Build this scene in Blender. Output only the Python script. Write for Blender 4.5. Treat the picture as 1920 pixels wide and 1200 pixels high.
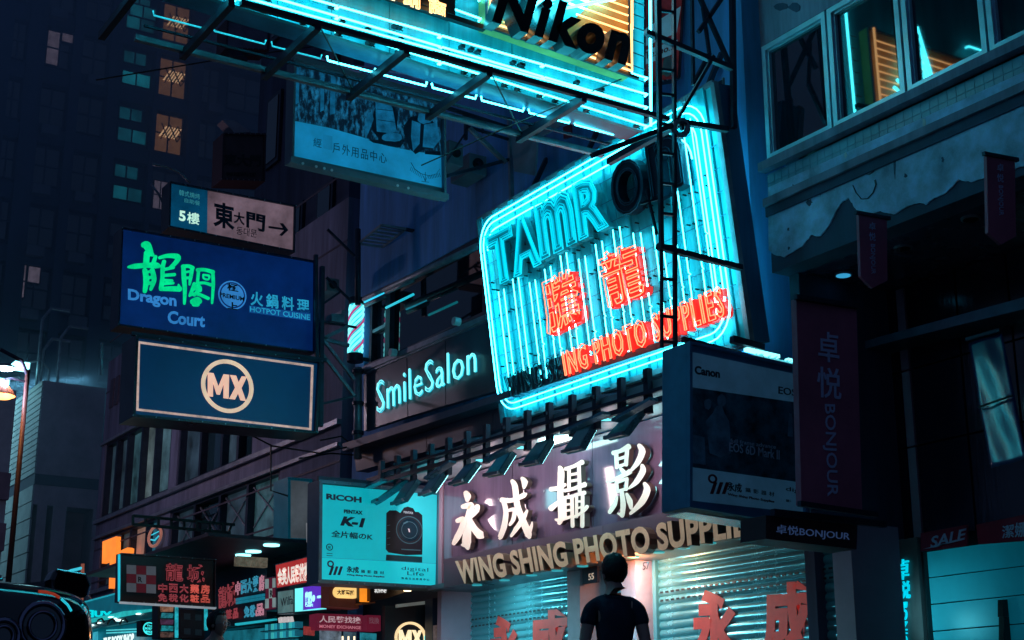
import bpy, math, random
from mathutils import Vector, Matrix
random.seed(7)
for o in list(bpy.data.objects): bpy.data.objects.remove(o)
S = bpy.context.scene; COL = S.collection
RAD = math.radians
# ------------------------------------------------------------ camera
FPX, AZ, PITCH = 2800.0, RAD(32.0), RAD(16.2)
CAM = Vector((0, 0, 0.5))
cd = bpy.data.cameras.new('camera'); co = bpy.data.objects.new('camera', cd); COL.objects.link(co)
co.location = CAM; co.rotation_euler = (RAD(90)+PITCH, 0, -AZ)
cd.sensor_width = 36; cd.lens = 36*FPX/1920; cd.clip_end = 600; cd.clip_start = .05
S.camera = co
# ------------------------------------------------------------ world: night sky lit faintly by the city
w = bpy.data.worlds.new('World'); S.world = w; w.use_nodes = True
nt = w.node_tree; bg = nt.nodes['Background']
bg.inputs[0].default_value = (.036, .068, .150, 1); bg.inputs[1].default_value = .54
S.view_settings.view_transform = 'Standard'; S.view_settings.look = 'None'
S.view_settings.exposure = 0; S.view_settings.gamma = 1
S.cycles.max_bounces = 5; S.cycles.diffuse_bounces = 3; S.cycles.glossy_bounces = 3
S.cycles.sample_clamp_indirect = 3; S.cycles.volume_bounces = 0
S.cycles.use_denoising = True
S.cycles.volume_step_rate = 4
# ------------------------------------------------------------ pixel rays and planes
FW = Vector((math.sin(AZ)*math.cos(PITCH), math.cos(AZ)*math.cos(PITCH), math.sin(PITCH)))
RT = Vector((math.cos(AZ), -math.sin(AZ), 0)); UP = RT.cross(FW)
def ray(px, py): return FW*FPX + RT*(px-960) - UP*(py-600)
class Plane:
    """a real plane in the place; at() gives the point seen at a photo pixel, d metres proud of it"""
    def __init__(s, p, n): s.p = Vector(p); s.n = Vector(n).normalized()
    def at(s, px, py, d=0.0):
        r = ray(px, py); return CAM + r*((s.p-CAM).dot(s.n)/r.dot(s.n)) + s.n*d
def PX(x): return Plane((x, 0, 0), (-1, 0, 0))     # along the street (facades)
def PY(y): return Plane((0, y, 0), (0, -1, 0))     # across the street (hanging signs)
def PZ(z): return Plane((0, 0, z), (0, 0, -1))     # undersides
XF = 9.6                                           # facade line of the row
# ------------------------------------------------------------ materials
MATS = {}
def mat(name, base, rough=.6, metal=0, emit=None, es=0, var=.25, scale=3.0, bump=0.0, spec=.5, ior=1.45, estri=None, streak=False):
    if name in MATS: return MATS[name]
    m = bpy.data.materials.new(name); m.use_nodes = True; n = m.node_tree.nodes; l = m.node_tree.links
    b = n['Principled BSDF']
    b.inputs['Base Color'].default_value = (*base, 1); b.inputs['Roughness'].default_value = rough
    b.inputs['Metallic'].default_value = metal; b.inputs['IOR'].default_value = ior
    b.inputs['Specular IOR Level'].default_value = spec
    if emit:
        b.inputs['Emission Color'].default_value = (*emit, 1); b.inputs['Emission Strength'].default_value = es
    if var > 0 or bump > 0:
        tc = n.new('ShaderNodeTexCoord'); mp = n.new('ShaderNodeMapping'); l.new(tc.outputs['Object'], mp.inputs[0])
        if streak: mp.inputs['Scale'].default_value = (3, 3, .35)
        no = n.new('ShaderNodeTexNoise'); no.inputs['Scale'].default_value = scale; no.inputs['Detail'].default_value = 7
        no.inputs['Roughness'].default_value = .65; l.new(mp.outputs[0], no.inputs[0])
        if var > 0:
            rp = n.new('ShaderNodeMapRange'); rp.inputs[1].default_value = .3; rp.inputs[2].default_value = .7
            rp.inputs[3].default_value = 1-var; rp.inputs[4].default_value = 1+var*.4; l.new(no.outputs[0], rp.inputs[0])
            mx = n.new('ShaderNodeMix'); mx.data_type = 'RGBA'; mx.blend_type = 'MULTIPLY'; mx.inputs[0].default_value = 1
            mx.inputs[6].default_value = (*base, 1); l.new(rp.outputs[0], mx.inputs[7]); l.new(mx.outputs[2], b.inputs['Base Color'])
            if emit:
                me_ = n.new('ShaderNodeMath'); me_.operation = 'MULTIPLY'; me_.inputs[1].default_value = es; l.new(rp.outputs[0], me_.inputs[0]); l.new(me_.outputs[0], b.inputs['Emission Strength'])
            rr = n.new('ShaderNodeMapRange'); rr.inputs[3].default_value = max(.02, rough-.12*(rough > .1)); rr.inputs[4].default_value = min(1, rough+.15*(rough > .1))
            l.new(no.outputs[0], rr.inputs[0]); l.new(rr.outputs[0], b.inputs['Roughness'])
        if bump > 0:
            bp = n.new('ShaderNodeBump'); bp.inputs['Strength'].default_value = bump; bp.inputs['Distance'].default_value = .02
            l.new(no.outputs[0], bp.inputs['Height']); l.new(bp.outputs[0], b.inputs['Normal'])
    m.diffuse_color = (*base, 1)
    MATS[name] = m; return m
CY = (.10, .86, 1.0)
M = dict(
 tube=mat('neon_cyan', (.3, .8, .9), .2, emit=(.055, .82, 1.0), es=12, var=0),
 tube_dim=mat('neon_cyan_dim', (.3, .8, .9), .2, emit=(.02, .62, .78), es=.8, var=0),
 tube_off=mat('neon_unlit', (.03, .06, .09), .25, var=0),
 tube_or=mat('neon_orange', (.9, .6, .3), .2, emit=(1.0, .50, .18), es=2.6, var=0),
 tube_red=mat('neon_red', (.9, .2, .15), .2, emit=(1.0, .22, .09), es=2.6, var=0),
 tube_wht=mat('neon_white_blue', (.8, .9, .9), .2, emit=(.20, .92, 1.0), es=1.25, var=0),
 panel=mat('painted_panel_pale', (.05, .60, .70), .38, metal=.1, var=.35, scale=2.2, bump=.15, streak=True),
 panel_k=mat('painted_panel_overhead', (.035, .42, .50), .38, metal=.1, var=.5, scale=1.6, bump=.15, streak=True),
 panel_d=mat('painted_panel_blue', (.05, .20, .34), .35, metal=.1, var=.4, scale=2, bump=.15, streak=True),
 panel_y=mat('painted_panel_yellow', (.62, .36, .12), .45, var=.3, scale=2),
 redp=mat('red_letter_face', (.80, .02, .02), .35, var=.1, emit=(1, .03, .02), es=.75),  # emission stands for the neon glow filling the faces
 steel=mat('dark_steel', (.035, .05, .085), .45, metal=.4, var=.4, scale=5, bump=.2),
 steel_l=mat('galvanised_steel', (.32, .36, .42), .42, metal=.5, var=.4, scale=6, bump=.2),
 black=mat('black_paint', (.015, .017, .022), .4, var=.3, scale=4),
 letter_b=mat('black_letter_face', (.012, .014, .02), .3, var=.2),
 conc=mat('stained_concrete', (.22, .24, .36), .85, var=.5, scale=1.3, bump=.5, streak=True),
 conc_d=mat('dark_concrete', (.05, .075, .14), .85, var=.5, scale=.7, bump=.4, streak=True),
 stone=mat('stone_cladding', (.52, .38, .44), .8, var=.3, scale=1.2, bump=.2),
 stone_p=mat('pale_stone_tile', (.55, .55, .55), .6, var=.25, scale=2, bump=.1),
 band=mat('dark_stone_band', (.10, .09, .13), .6, var=.2),
 glass=mat('dark_window_glass', (.006, .012, .022), .035, var=0, spec=.8, ior=1.85),
 glass_t=mat('tinted_shop_glass', (.02, .06, .08), .08, var=.3, scale=1.5, spec=.6, ior=1.6),
 alu=mat('white_aluminium_frame', (.40, .66, .80), .35, metal=.3, var=.2, scale=5),
 mauve=mat('mauve_fascia_panel', (.19, .13, .21), .10, var=.35, scale=1.4, streak=True, spec=.9, ior=1.6),
 mauve_d=mat('mauve_pier_panel', (.42, .26, .34), .45, var=.2, scale=1.5),
 cream=mat('cream_letter_face', (.80, .72, .62), .4, var=.15, emit=(1, .85, .68), es=.30),  # emission stands in for floodlight on the characters
 bronze=mat('brushed_gold_letter', (.86, .64, .44), .30, metal=.15, var=.2, scale=8, emit=(.9, .62, .38), es=.22),  # emission stands for warm street light on the letters
 white=mat('white_paint', (.75, .78, .80), .5, var=.15),
 shut=mat('shutter_metal', (.22, .56, .62), .24, metal=.55, var=.12, scale=2),
 bronze_side=mat('bronze_letter_side', (.22, .15, .11), .35, metal=.3, var=.1),
 mauve_b=mat('mauve_letter_band', (.12, .075, .12), .5, var=.25, scale=1.2),
 letter_side=mat('letter_side_brown', (.16, .10, .09), .5, var=.1),
 wall_b=mat('blue_grey_wall', (.14, .42, .85), .75, var=.45, scale=.9, bump=.4, streak=True),
 redpaint=mat('red_shutter_paint', (.72, .07, .06), .5, var=.2, scale=6, emit=(1, .08, .06), es=.12),
 asphalt=mat('wet_asphalt', (.045, .045, .05), .35, var=.5, scale=3, bump=.5),
 pave=mat('pavement_stone', (.16, .15, .16), .5, var=.4, scale=4, bump=.3),
)
def glow(name, c, s, base=None, **k): return mat(name, base or c, .35, emit=c, es=s, **k)
# ------------------------------------------------------------ objects
def tag(o, label=None, cat=None, group=None, kind=None):
    if label: o['label'] = label
    if cat: o['category'] = cat
    if group: o['group'] = group
    if kind: o['kind'] = kind
    return o
def thing(name, loc, label=None, cat=None, group=None, kind=None):
    o = bpy.data.objects.new(name, None); COL.objects.link(o); o.location = loc; o.empty_display_size = .2
    return tag(o, label, cat, group, kind)
def origin(p):
    v = Vector((0, 0, 0))
    while p is not None: v += p.location; p = p.parent
    return v
class MB:
    def __init__(s): s.v = []; s.f = []; s.smooth = False
    def add(s, vs, fs):
        k = len(s.v); s.v += [Vector(v) for v in vs]; s.f += [tuple(k+i for i in f) for f in fs]; return s
    def prism(s, pts, off):
        """pts: planar outline in 3-D, off: vector to the back outline"""
        n = len(pts); a = [Vector(p) for p in pts]; b = [p+off for p in a]
        return s.add(a+b, [tuple(range(n)), tuple(range(2*n-1, n-1, -1))]+[(i, n+i, n+(i+1) % n, (i+1) % n) for i in range(n)])
    def slab(s, pl, px, d0, d1):
        return s.prism([pl.at(x, y, d1) for x, y in px], pl.n*(d0-d1))
    def box(s, x0, x1, y0, y1, z0, z1):
        return s.prism([(x0, y0, z0), (x1, y0, z0), (x1, y1, z0), (x0, y1, z0)], Vector((0, 0, z1-z0)))
    def tube(s, pts, r, n=6, closed=False, cap=True):
        pts = [Vector(p) for p in pts]; m = len(pts); k = len(s.v)
        if m < 2: return s
        ref = None
        for i, p in enumerate(pts):
            a = pts[(i-1) % m] if (closed or i > 0) else p; b = pts[(i+1) % m] if (closed or i < m-1) else p
            t = (b-a)
            if t.length < 1e-9: t = Vector((0, 0, 1))
            t.normalize()
            if ref is None:
                ref = Vector((0, 0, 1)) if abs(t.z) < .9 else Vector((1, 0, 0))
            u = (ref - t*ref.dot(t))
            if u.length < 1e-4: u = t.orthogonal()
            u.normalize(); ref = u; w_ = t.cross(u)
            rr = r[i] if isinstance(r, (list, tuple)) else r
            for j in range(n):
                a_ = 2*math.pi*j/n; s.v.append(p+u*(rr*math.cos(a_))+w_*(rr*math.sin(a_)))
        for i in range(m if closed else m-1):
            i2 = (i+1) % m
            for j in range(n): s.f.append((k+i*n+j, k+i*n+(j+1) % n, k+i2*n+(j+1) % n, k+i2*n+j))
        if cap and not closed:
            s.f.append(tuple(k+j for j in range(n-1, -1, -1))); s.f.append(tuple(k+(m-1)*n+j for j in range(n)))
        return s
    def bar(s, a, b, w_, h=None, up=(0, 0, 1)):
        """square section bar"""
        a = Vector(a); b = Vector(b); t = (b-a).normalized(); up = Vector(up)
        if abs(t.dot(up)) > .95: up = Vector((1, 0, 0))
        sd = t.cross(up).normalized()*(w_/2); uu = sd.cross(t).normalized()*((h or w_)/2)
        return s.prism([a+sd+uu, a-sd+uu, a-sd-uu, a+sd-uu], b-a)
    def disc(s, c, n, r, h, seg=24, ref=None):
        c = Vector(c); n = Vector(n).normalized(); u = (Vector(ref) if ref else n.orthogonal()).normalized(); v = n.cross(u)
        pts = [c+u*(r*math.cos(2*math.pi*i/seg))+v*(r*math.sin(2*math.pi*i/seg)) for i in range(seg)]
        return s.prism(pts, n*h)
    def lathe(s, prof, c, seg=16):
        c = Vector(c); k = len(s.v)
        for r, z in prof:
            for j in range(seg): a = 2*math.pi*j/seg; s.v.append(c+Vector((r*math.cos(a), r*math.sin(a), z)))
        for i in range(len(prof)-1):
            for j in range(seg): s.f.append((k+i*seg+j, k+i*seg+(j+1) % seg, k+(i+1)*seg+(j+1) % seg, k+(i+1)*seg+j))
        return s
    def build(s, name, m, parent=None, smooth=False, bevel=0):
        me = bpy.data.meshes.new(name); O = origin(parent) if parent else Vector((0, 0, 0))
        loc = Vector((0, 0, 0))
        me.from_pydata([v-O-loc for v in s.v], [], s.f); me.materials.append(M[m] if isinstance(m, str) else m)
        if smooth:
            for p in me.polygons: p.use_smooth = True
        me.update()
        o = bpy.data.objects.new(name, me); COL.objects.link(o)
        if parent: o.parent = parent
        if bevel:
            md = o.modifiers.new('bevel', 'BEVEL'); md.width = bevel; md.segments = 2; md.limit_method = 'ANGLE'
        return o
def slab(name, pl, px, d0, d1, m, parent, bevel=0): return MB().slab(pl, px, d0, d1).build(name, m, parent, bevel=bevel)
def dup(o, parent, off):
    c = o.copy(); COL.objects.link(c); c.parent = parent; c.location = o.location+Vector(off); return c
# ------------------------------------------------------------ lettering
_G = {}
def glyph(body, bold=0.0, ext=0.0, res=3, bev=0.0):
    key = (body, bold, ext, res, bev)
    if key in _G: return _G[key]
    cu = bpy.data.curves.new('t', 'FONT'); cu.body = body; cu.size = 1; cu.offset = bold; cu.extrude = ext; cu.resolution_u = res
    cu.bevel_depth = bev
    o = bpy.data.objects.new('t', cu); me = o.to_mesh()
    vs = [v.co.copy() for v in me.vertices]; fs = [tuple(p.vertices) for p in me.polygons]
    o.to_mesh_clear(); bpy.data.objects.remove(o); bpy.data.curves.remove(cu)
    _G[key] = (vs, fs); return _G[key]
def bbox(vs): return (min(v.x for v in vs), max(v.x for v in vs), min(v.y for v in vs), max(v.y for v in vs))
def advance(c):
    a = bbox(glyph(c+'|')[0])[1]; b = bbox(glyph('|')[0])[1]; return a-b
def quadmap(pl, q, off=0.0):
    po = Plane(pl.p+pl.n*off, pl.n)
    A, B, C_, D = [po.at(*p) for p in q]      # TL TR BR BL
    def f(u, v, d=0): return (D*(1-u)+C_*u)*(1-v) + (A*(1-u)+B*u)*v + pl.n*(d-off)
    return f
def chars(body, bold, track=0.0, same=False):
    """per character: (char, x offset) and the ink box of the whole line"""
    out = []; x = 0
    for c in body:
        if c != ' ': out.append((c, x))
        x += advance(c)+track
    X0 = 1e9; X1 = -1e9; Y0 = 1e9; Y1 = -1e9
    for c, xo in out:
        b = bbox(glyph(c, bold)[0]); X0 = min(X0, b[0]+xo); X1 = max(X1, b[1]+xo); Y0 = min(Y0, b[2]); Y1 = max(Y1, b[3])
    return out, (X0, X1, Y0, Y1)
def text(name, body, q, pl, m, parent, bold=0.0, d0=.004, depth=.004, each=False, track=0.0, res=3, bev=0.0, own=False, side=None):
    """lettering of real depth mapped on the plane inside the pixel quad q (its ink box)"""
    f = quadmap(pl, q, d0+depth); cs, (X0, X1, Y0, Y1) = chars(body, bold, track)
    objs = []; mb = MB()
    for c, xo in cs:
        vs, fs = glyph(c, bold, .1, res, bev)
        zm = max(v.z for v in vs); zm = zm or 1
        b = bbox(vs) if own else None
        pts = []
        for v in vs:
            vv = (v.y-b[2])/(b[3]-b[2]) if own else (v.y-Y0)/(Y1-Y0)
            pts.append(f((v.x+xo-X0)/(X1-X0), vv, d0+depth*(v.z/zm+1)/2))
        if each: mb = MB()
        mb.add(pts, fs)
        if each or side:
            o = mb.build(name, m, parent); objs.append(o)
            if side:
                o.data.materials.append(M[side] if isinstance(side, str) else side)
                for p in o.data.polygons:
                    if min(vs[i].z for i in p.vertices) < zm*.98: p.material_index = 1
            mb = MB()
    if not each and not side: objs.append(mb.build(name, m, parent))
    return objs
def brush(name, strokes, pl, m, parent, conv, d0=.03, depth=.05, side=None, step=.0006):
    """brush written character: every stroke a tapering ribbon of real thickness"""
    mb = MB(); po = Plane(pl.p+pl.n*(d0+depth), pl.n); nf = []
    for k, st in enumerate(strokes):
        # smooth the centre line
        P = [Vector((conv(x, y)[0], conv(x, y)[1], 0)) for x, y, w_ in st]; W = [w_*conv.s for x, y, w_ in st]
        Q = []; V = []
        for i in range(len(P)-1):
            p0 = P[max(i-1, 0)]; p1 = P[i]; p2 = P[i+1]; p3 = P[min(i+2, len(P)-1)]
            for t in (0, .2, .4, .6, .8):
                Q.append(.5*((2*p1)+(p2-p0)*t+(2*p0-5*p1+4*p2-p3)*t*t+(3*p1-p0-3*p2+p3)*t**3)); V.append(W[i]*(1-t)+W[i+1]*t)
        Q.append(P[-1]); V.append(W[-1])
        L = []; Rr = []
        for i, q in enumerate(Q):
            t = (Q[min(i+1, len(Q)-1)]-Q[max(i-1, 0)]); t = t.normalized() if t.length else Vector((1, 0, 0)); nrm = Vector((-t.y, t.x, 0))
            L.append(q+nrm*V[i]*.5); Rr.append(q-nrm*V[i]*.5)
        t0 = (Q[0]-Q[1]).normalized(); t1 = (Q[-1]-Q[-2]).normalized(); c0 = []; c1 = []
        for a in (-50, -18, 18, 50):
            ca, sa = math.cos(RAD(a)), math.sin(RAD(a)); n0 = Vector((-t0.y, t0.x, 0)); n1 = Vector((-t1.y, t1.x, 0))
            c0.append(Q[0]+t0*(V[0]*.42*ca)+n0*(V[0]*.5*sa)); c1.append(Q[-1]+t1*(V[-1]*.42*ca)+n1*(V[-1]*.5*sa))
        off = k*step; n_ = len(Q)
        def w3(p, d): return po.at(p.x, p.y)+pl.n*d
        rows = []
        for i in range(n_): rows.append((w3(L[i], off), w3(Rr[i], off), w3(L[i], -depth), w3(Rr[i], -depth)))
        b = len(mb.v)
        for r_ in rows: mb.v += list(r_)
        for i in range(n_-1):
            a = b+4*i; nf.append(len(mb.f)); mb.f.append((a, a+1, a+5, a+4)); mb.f += [(a+2, a+6, a+7, a+3), (a, a+4, a+6, a+2), (a+1, a+3, a+7, a+5)]
        for cap, row in ((c0, rows[0]), (c1, rows[-1])):
            pts = [w3(c, off) for c in cap]
            d_ = [(pts[0]-row[0]).length, (pts[0]-row[1]).length]
            ring_ = [row[0]]+(pts if d_[0] < d_[1] else pts[::-1])+[row[1]]
            b = len(mb.v); mb.v += ring_+[p-pl.n*(depth+off) for p in ring_]; q_ = len(ring_)
            nf.append(len(mb.f)); mb.f.append(tuple(range(b, b+q_)))
            for i in range(q_-1): mb.f.append((b+i, b+q_+i, b+q_+i+1, b+i+1))
    o = mb.build(name, m, parent)
    if side:
        o.data.materials.append(M[side])
        fs_ = set(nf)
        for i, p in enumerate(o.data.polygons): p.material_index = 0 if i in fs_ else 1
    return o
class conv4:
    s = 1.13/3.0
    def __call__(self, x, y): return (660+x/3.0, 720+y/3.0)
class conv5:
    s = 1/4.364
    def __call__(self, x, y): return (200+x/4.364, 300+y/4.364)
BR_YONG = [[(640, 612, 26), (650, 632, 36), (648, 655, 20)], [(622, 690, 22), (665, 684, 36), (668, 700, 34), (655, 760, 38), (648, 830, 42), (645, 890, 46), (652, 925, 18)], [(640, 905, 30), (618, 905, 12)], [(592, 770, 22), (628, 762, 30), (618, 810, 30), (594, 860, 32), (572, 898, 20)], [(706, 688, 26), (702, 712, 26), (676, 748, 10)], [(662, 758, 20), (690, 815, 34), (722, 850, 44), (738, 862, 14)]]
BR_CHENG = [[(842, 652, 26), (900, 654, 22), (962, 628, 26), (978, 618, 14)], [(852, 655, 24), (866, 720, 26), (856, 800, 30), (834, 860, 26), (826, 868, 8)], [(880, 712, 14), (914, 708, 22), (908, 760, 22), (888, 792, 14)], [(902, 545, 20), (918, 580, 30), (930, 680, 30), (958, 760, 34), (990, 835, 38), (998, 862, 20)], [(990, 850, 30), (1010, 800, 16), (1014, 775, 5)], [(986, 712, 12), (962, 762, 26), (925, 815, 24), (896, 856, 14)], [(958, 530, 18), (972, 552, 34), (968, 584, 14)]]
BR_SHE = [[(1168, 468, 18), (1176, 500, 34), (1172, 620, 30), (1178, 740, 34), (1166, 782, 22)], [(1172, 770, 26), (1144, 762, 10)], [(1118, 592, 22), (1160, 586, 22), (1200, 566, 16)], [(1120, 700, 30), (1165, 664, 20), (1204, 640, 10)], [(1202, 478, 18), (1250, 462, 18), (1296, 440, 26)], [(1222, 478, 18), (1222, 590, 18)], [(1278, 455, 18), (1282, 600, 20)], [(1224, 512, 14), (1278, 502, 14)], [(1224, 548, 14), (1280, 538, 14)], [(1200, 600, 18), (1250, 588, 18), (1312, 566, 26)],
  [(1188, 642, 16), (1246, 632, 20)], [(1200, 640, 16), (1202, 750, 16)], [(1240, 632, 18), (1244, 800, 20)], [(1202, 680, 12), (1240, 674, 12)], [(1202, 714, 12), (1240, 708, 12)], [(1184, 762, 18), (1246, 744, 14)], [(1256, 626, 16), (1312, 612, 22)], [(1268, 626, 16), (1268, 748, 16)], [(1302, 616, 18), (1300, 800, 22)], [(1268, 664, 12), (1300, 658, 12)], [(1268, 700, 12), (1300, 692, 12)], [(1256, 748, 14), (1300, 722, 16), (1328, 690, 20)]]
BR_YING = [[(1470, 388, 24), (1510, 376, 20), (1556, 352, 30)], [(1486, 388, 22), (1490, 470, 20)], [(1548, 360, 22), (1542, 455, 20)], [(1490, 424, 16), (1544, 408, 16)], [(1490, 466, 16), (1544, 450, 16)], [(1512, 476, 16), (1528, 494, 24)], [(1440, 548, 20), (1500, 528, 22), (1566, 492, 26)], [(1486, 556, 16), (1550, 532, 16)], [(1490, 552, 18), (1494, 606, 18)], [(1548, 534, 18), (1544, 594, 18)], [(1492, 606, 16), (1546, 590, 16)], [(1520, 600, 20), (1528, 680, 28), (1522, 742, 22)], [(1520, 736, 22), (1498, 728, 8)], [(1492, 636, 16), (1478, 680, 26), (1452, 722, 20)], [(1548, 618, 14), (1566, 660, 30), (1574, 700, 16)],
  [(1618, 345, 20), (1636, 380, 34), (1612, 440, 28), (1568, 492, 12)], [(1636, 458, 18), (1640, 490, 32), (1606, 548, 28), (1562, 588, 10)], [(1650, 560, 18), (1664, 598, 36), (1634, 664, 34), (1570, 730, 14)]]
BR_LONG = [[(300, 695, 46), (330, 700, 70), (360, 760, 50), (378, 776, 30)], [(176, 876, 18), (230, 870, 44), (320, 862, 40), (400, 862, 52), (428, 868, 36)], [(330, 760, 50), (322, 850, 50)], [(400, 790, 30), (380, 850, 36)], [(312, 900, 40), (324, 980, 50), (312, 1076, 34)], [(372, 900, 40), (388, 980, 40), (360, 1060, 26)], [(330, 918, 22), (380, 908, 22)], [(330, 966, 26), (384, 956, 26)], [(330, 1010, 30), (376, 1006, 26)],
  [(432, 800, 26), (500, 784, 34), (580, 792, 46), (572, 830, 40), (520, 884, 30)], [(470, 830, 34), (458, 880, 34), (456, 960, 34), (446, 1050, 40)], [(470, 896, 26), (548, 880, 24)], [(474, 944, 26), (556, 938, 26)], [(474, 984, 22), (534, 990, 26)], [(474, 1012, 24), (546, 1008, 20)], [(440, 1056, 30), (520, 1054, 40), (598, 1056, 44)], [(594, 1050, 36), (586, 1018, 10)]]
BR_GE = [[(628, 868, 36), (632, 960, 40), (640, 1060, 34), (636, 1176, 22)], [(620, 872, 30), (670, 868, 30), (706, 884, 34)], [(700, 888, 32), (688, 960, 30), (678, 1020, 18)], [(646, 918, 20), (690, 910, 20)], [(646, 966, 24), (686, 962, 22)], [(742, 900, 30), (800, 898, 28), (872, 918, 34)], [(752, 904, 26), (742, 1010, 26)], [(868, 920, 28), (872, 1020, 28), (862, 1172, 18)], [(790, 940, 18), (838, 948, 18), (830, 978, 16), (794, 968, 16), (790, 940, 16)], [(742, 1010, 24), (800, 1006, 22), (852, 1022, 26)],
  [(716, 1010, 26), (706, 1050, 34), (678, 1112, 20)], [(712, 1050, 40), (752, 1040, 44), (764, 1070, 30)], [(760, 1060, 30), (716, 1104, 30)], [(680, 1106, 22), (740, 1096, 26), (832, 1134, 26)], [(700, 1160, 44), (740, 1148, 56), (762, 1160, 40)], [(712, 1180, 36), (746, 1182, 36)]]
def loops(vs, fs):
    cnt = {}
    for f in fs:
        for i in range(len(f)):
            a, b = f[i], f[(i+1) % len(f)]; cnt[(min(a, b), max(a, b))] = cnt.get((min(a, b), max(a, b)), 0)+1
    adj = {}
    for (a, b), c in cnt.items():
        if c == 1: adj.setdefault(a, []).append(b); adj.setdefault(b, []).append(a)
    seen = set(); out = []
    for st in adj:
        if st in seen: continue
        lp = [st]; seen.add(st); cur = st
        while True:
            nx = [k for k in adj[cur] if k not in seen]
            if not nx: break
            cur = nx[0]; seen.add(cur); lp.append(cur)
        if len(lp) > 3: out.append([vs[k] for k in lp])
    return out
def neon(name, body, q, pl, m, parent, bold=0.0, d=.05, r=.012, each=True, track=0.0, res=2, n=5, insets=(0,), own=False, frame=None):
    """glass tubes bent along the outline of each character"""
    f = quadmap(pl, q, d); cs, (X0, X1, Y0, Y1) = chars(body, frame if frame is not None else bold, track); objs = []; mb = MB()
    for c, xo in cs:
        if each: mb = MB()
        bb = bbox(glyph(c, frame if frame is not None else bold)[0])
        for ins in insets:
            vs, fs = glyph(c, bold+ins, 0, res)
            for lp in loops(vs, fs):
                pts = []
                for v in lp:
                    vv = (v.y-bb[2])/(bb[3]-bb[2]) if own else (v.y-Y0)/(Y1-Y0)
                    p = f((v.x+xo-X0)/(X1-X0), vv, d)
                    if not pts or (p-pts[-1]).length > r*.7: pts.append(p)
                if len(pts) > 3: mb.tube(pts, r, n, closed=True)
        if each: objs.append(mb.build(name, m, parent, smooth=True))
    if not each: objs.append(mb.build(name, m, parent, smooth=True))
    return objs
def line(pl, pts, d=0): return [pl.at(x, y, d) for x, y in pts]
def frame_bars(name, pl, q, wpx, d0, d1, m, parent):
    """four butted bars round a pixel quad (TL TR BR BL); wpx = bar width in photo pixels"""
    (ax, ay), (bx, by), (cx, cy), (dx, dy) = q; w_ = wpx
    def L(p, q2, t): return (p[0]+(q2[0]-p[0])*t, p[1]+(q2[1]-p[1])*t)
    T, R_, B_, L_ = (ax, ay), (bx, by), (cx, cy), (dx, dy)
    wt = math.hypot(bx-ax, by-ay); hl = math.hypot(dx-ax, dy-ay)
    u = w_/wt; v = w_/hl
    def P(uu, vv):
        t = L(T, R_, uu); b = L(L_, B_, uu); return L(t, b, vv)
    for rect in ((0, 0, 1, v), (0, 1-v, 1, 1), (0, v, u, 1-v), (1-u, v, 1, 1-v)):
        x0, y0, x1, y1 = rect
        MB().slab(pl, [P(x0, y0), P(x1, y0), P(x1, y1), P(x0, y1)], d0, d1).build(name, m, parent)
def lamp(name, kind, loc, power, color, parent=None, size=.2, target=None, angle=None, shape='DISK', size_y=None):
    ld = bpy.data.lights.new(name, kind); ld.energy = power; ld.color = color
    if kind == 'AREA':
        ld.shape = 'RECTANGLE' if size_y else shape; ld.size = size
        if size_y: ld.size_y = size_y
    elif kind != 'SUN': ld.shadow_soft_size = size
    if kind == 'SPOT' and angle: ld.spot_size = RAD(angle); ld.spot_blend = .6
    o = bpy.data.objects.new(name, ld); COL.objects.link(o)
    O = origin(parent) if parent else Vector((0, 0, 0)); o.location = Vector(loc)-O
    if parent: o.parent = parent
    if target is not None: o.rotation_euler = (Vector(target)-Vector(loc)).to_track_quat('-Z', 'Y').to_euler()
    return o
# ============================================================ ground
tag(MB().box(-40, 5.8, -10, 120, -.3, 0).build('road', 'asphalt'), kind='structure')
pv = tag(MB().box(6.0, 40, -10, 120, -.3, .12).build('pavement', 'pave'), kind='structure')
for i in range(22):
    MB().box(5.8+.001, 6.0-.001, -2+i*1.5, -2+i*1.5+1.49, -.3, .14).build('kerb_stone', 'pave', pv)
tag(MB().box(-6.1, -6.0, -10, 120, 0.004, .01).add([], []).build('road_marking', 'white'), kind='structure')
# ============================================================ dark tower far behind
YT = 72.0; pT = PY(YT)
tw = thing('tower_block', (5, YT+8, 0), 'tall dark tower with a column of teal windows and a column of warm lit windows', 'building')
def tx(px, py=200): return pT.at(px, py).x
def tz(px, py): return pT.at(px, py).z
FL = tz(325, 140)-tz(318, 245)                      # one storey
mb = MB()
XL, XR = tx(-260), tx(700)+12
mb.box(XL, XR, YT+.6, YT+18, 0, 75)
mb.build('wall', 'conc_d', tw)
zref = tz(318, 283)                                 # sill of a warm window
cols = [tx(-60), tx(-10), tx(40), tx(70), tx(127), tx(143), tx(198), tx(222), tx(290), tx(354)+.1, tx(420), tx(480), tx(520), tx(600), tx(690)]
for xx, ww in ((tx(-8), 1.0), (tx(58), .9), (tx(137), .5), (tx(210), .6), (tx(291), .25), (tx(366), .7), (tx(512), .8), (tx(610), 1.2)):
    MB().box(xx-ww/2, xx+ww/2, YT, YT+.6, 0, 74).build('pier', 'conc_d', tw)
nb = -12
for k in range(-12, 7):
    zk = zref+k*FL
    if zk < 1: continue
    MB().box(XL, XR, YT+.12, YT+.6, zk-.95, zk-.12).build('spandrel', 'conc_d', tw)
g_dark = 'glass'
g_teal = [glow('lit_curtain_teal_%d' % i, (.015, .26+.08*i, .36+.10*i), .28+.10*i, base=(.02, .1, .12), var=.6, scale=1.0) for i in range(3)]
def warm_mat():
    m = mat('lit_room_warm', (.3, .15, .08), .6, emit=(1.0, .45, .20), es=.16, var=.3); return m
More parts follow.
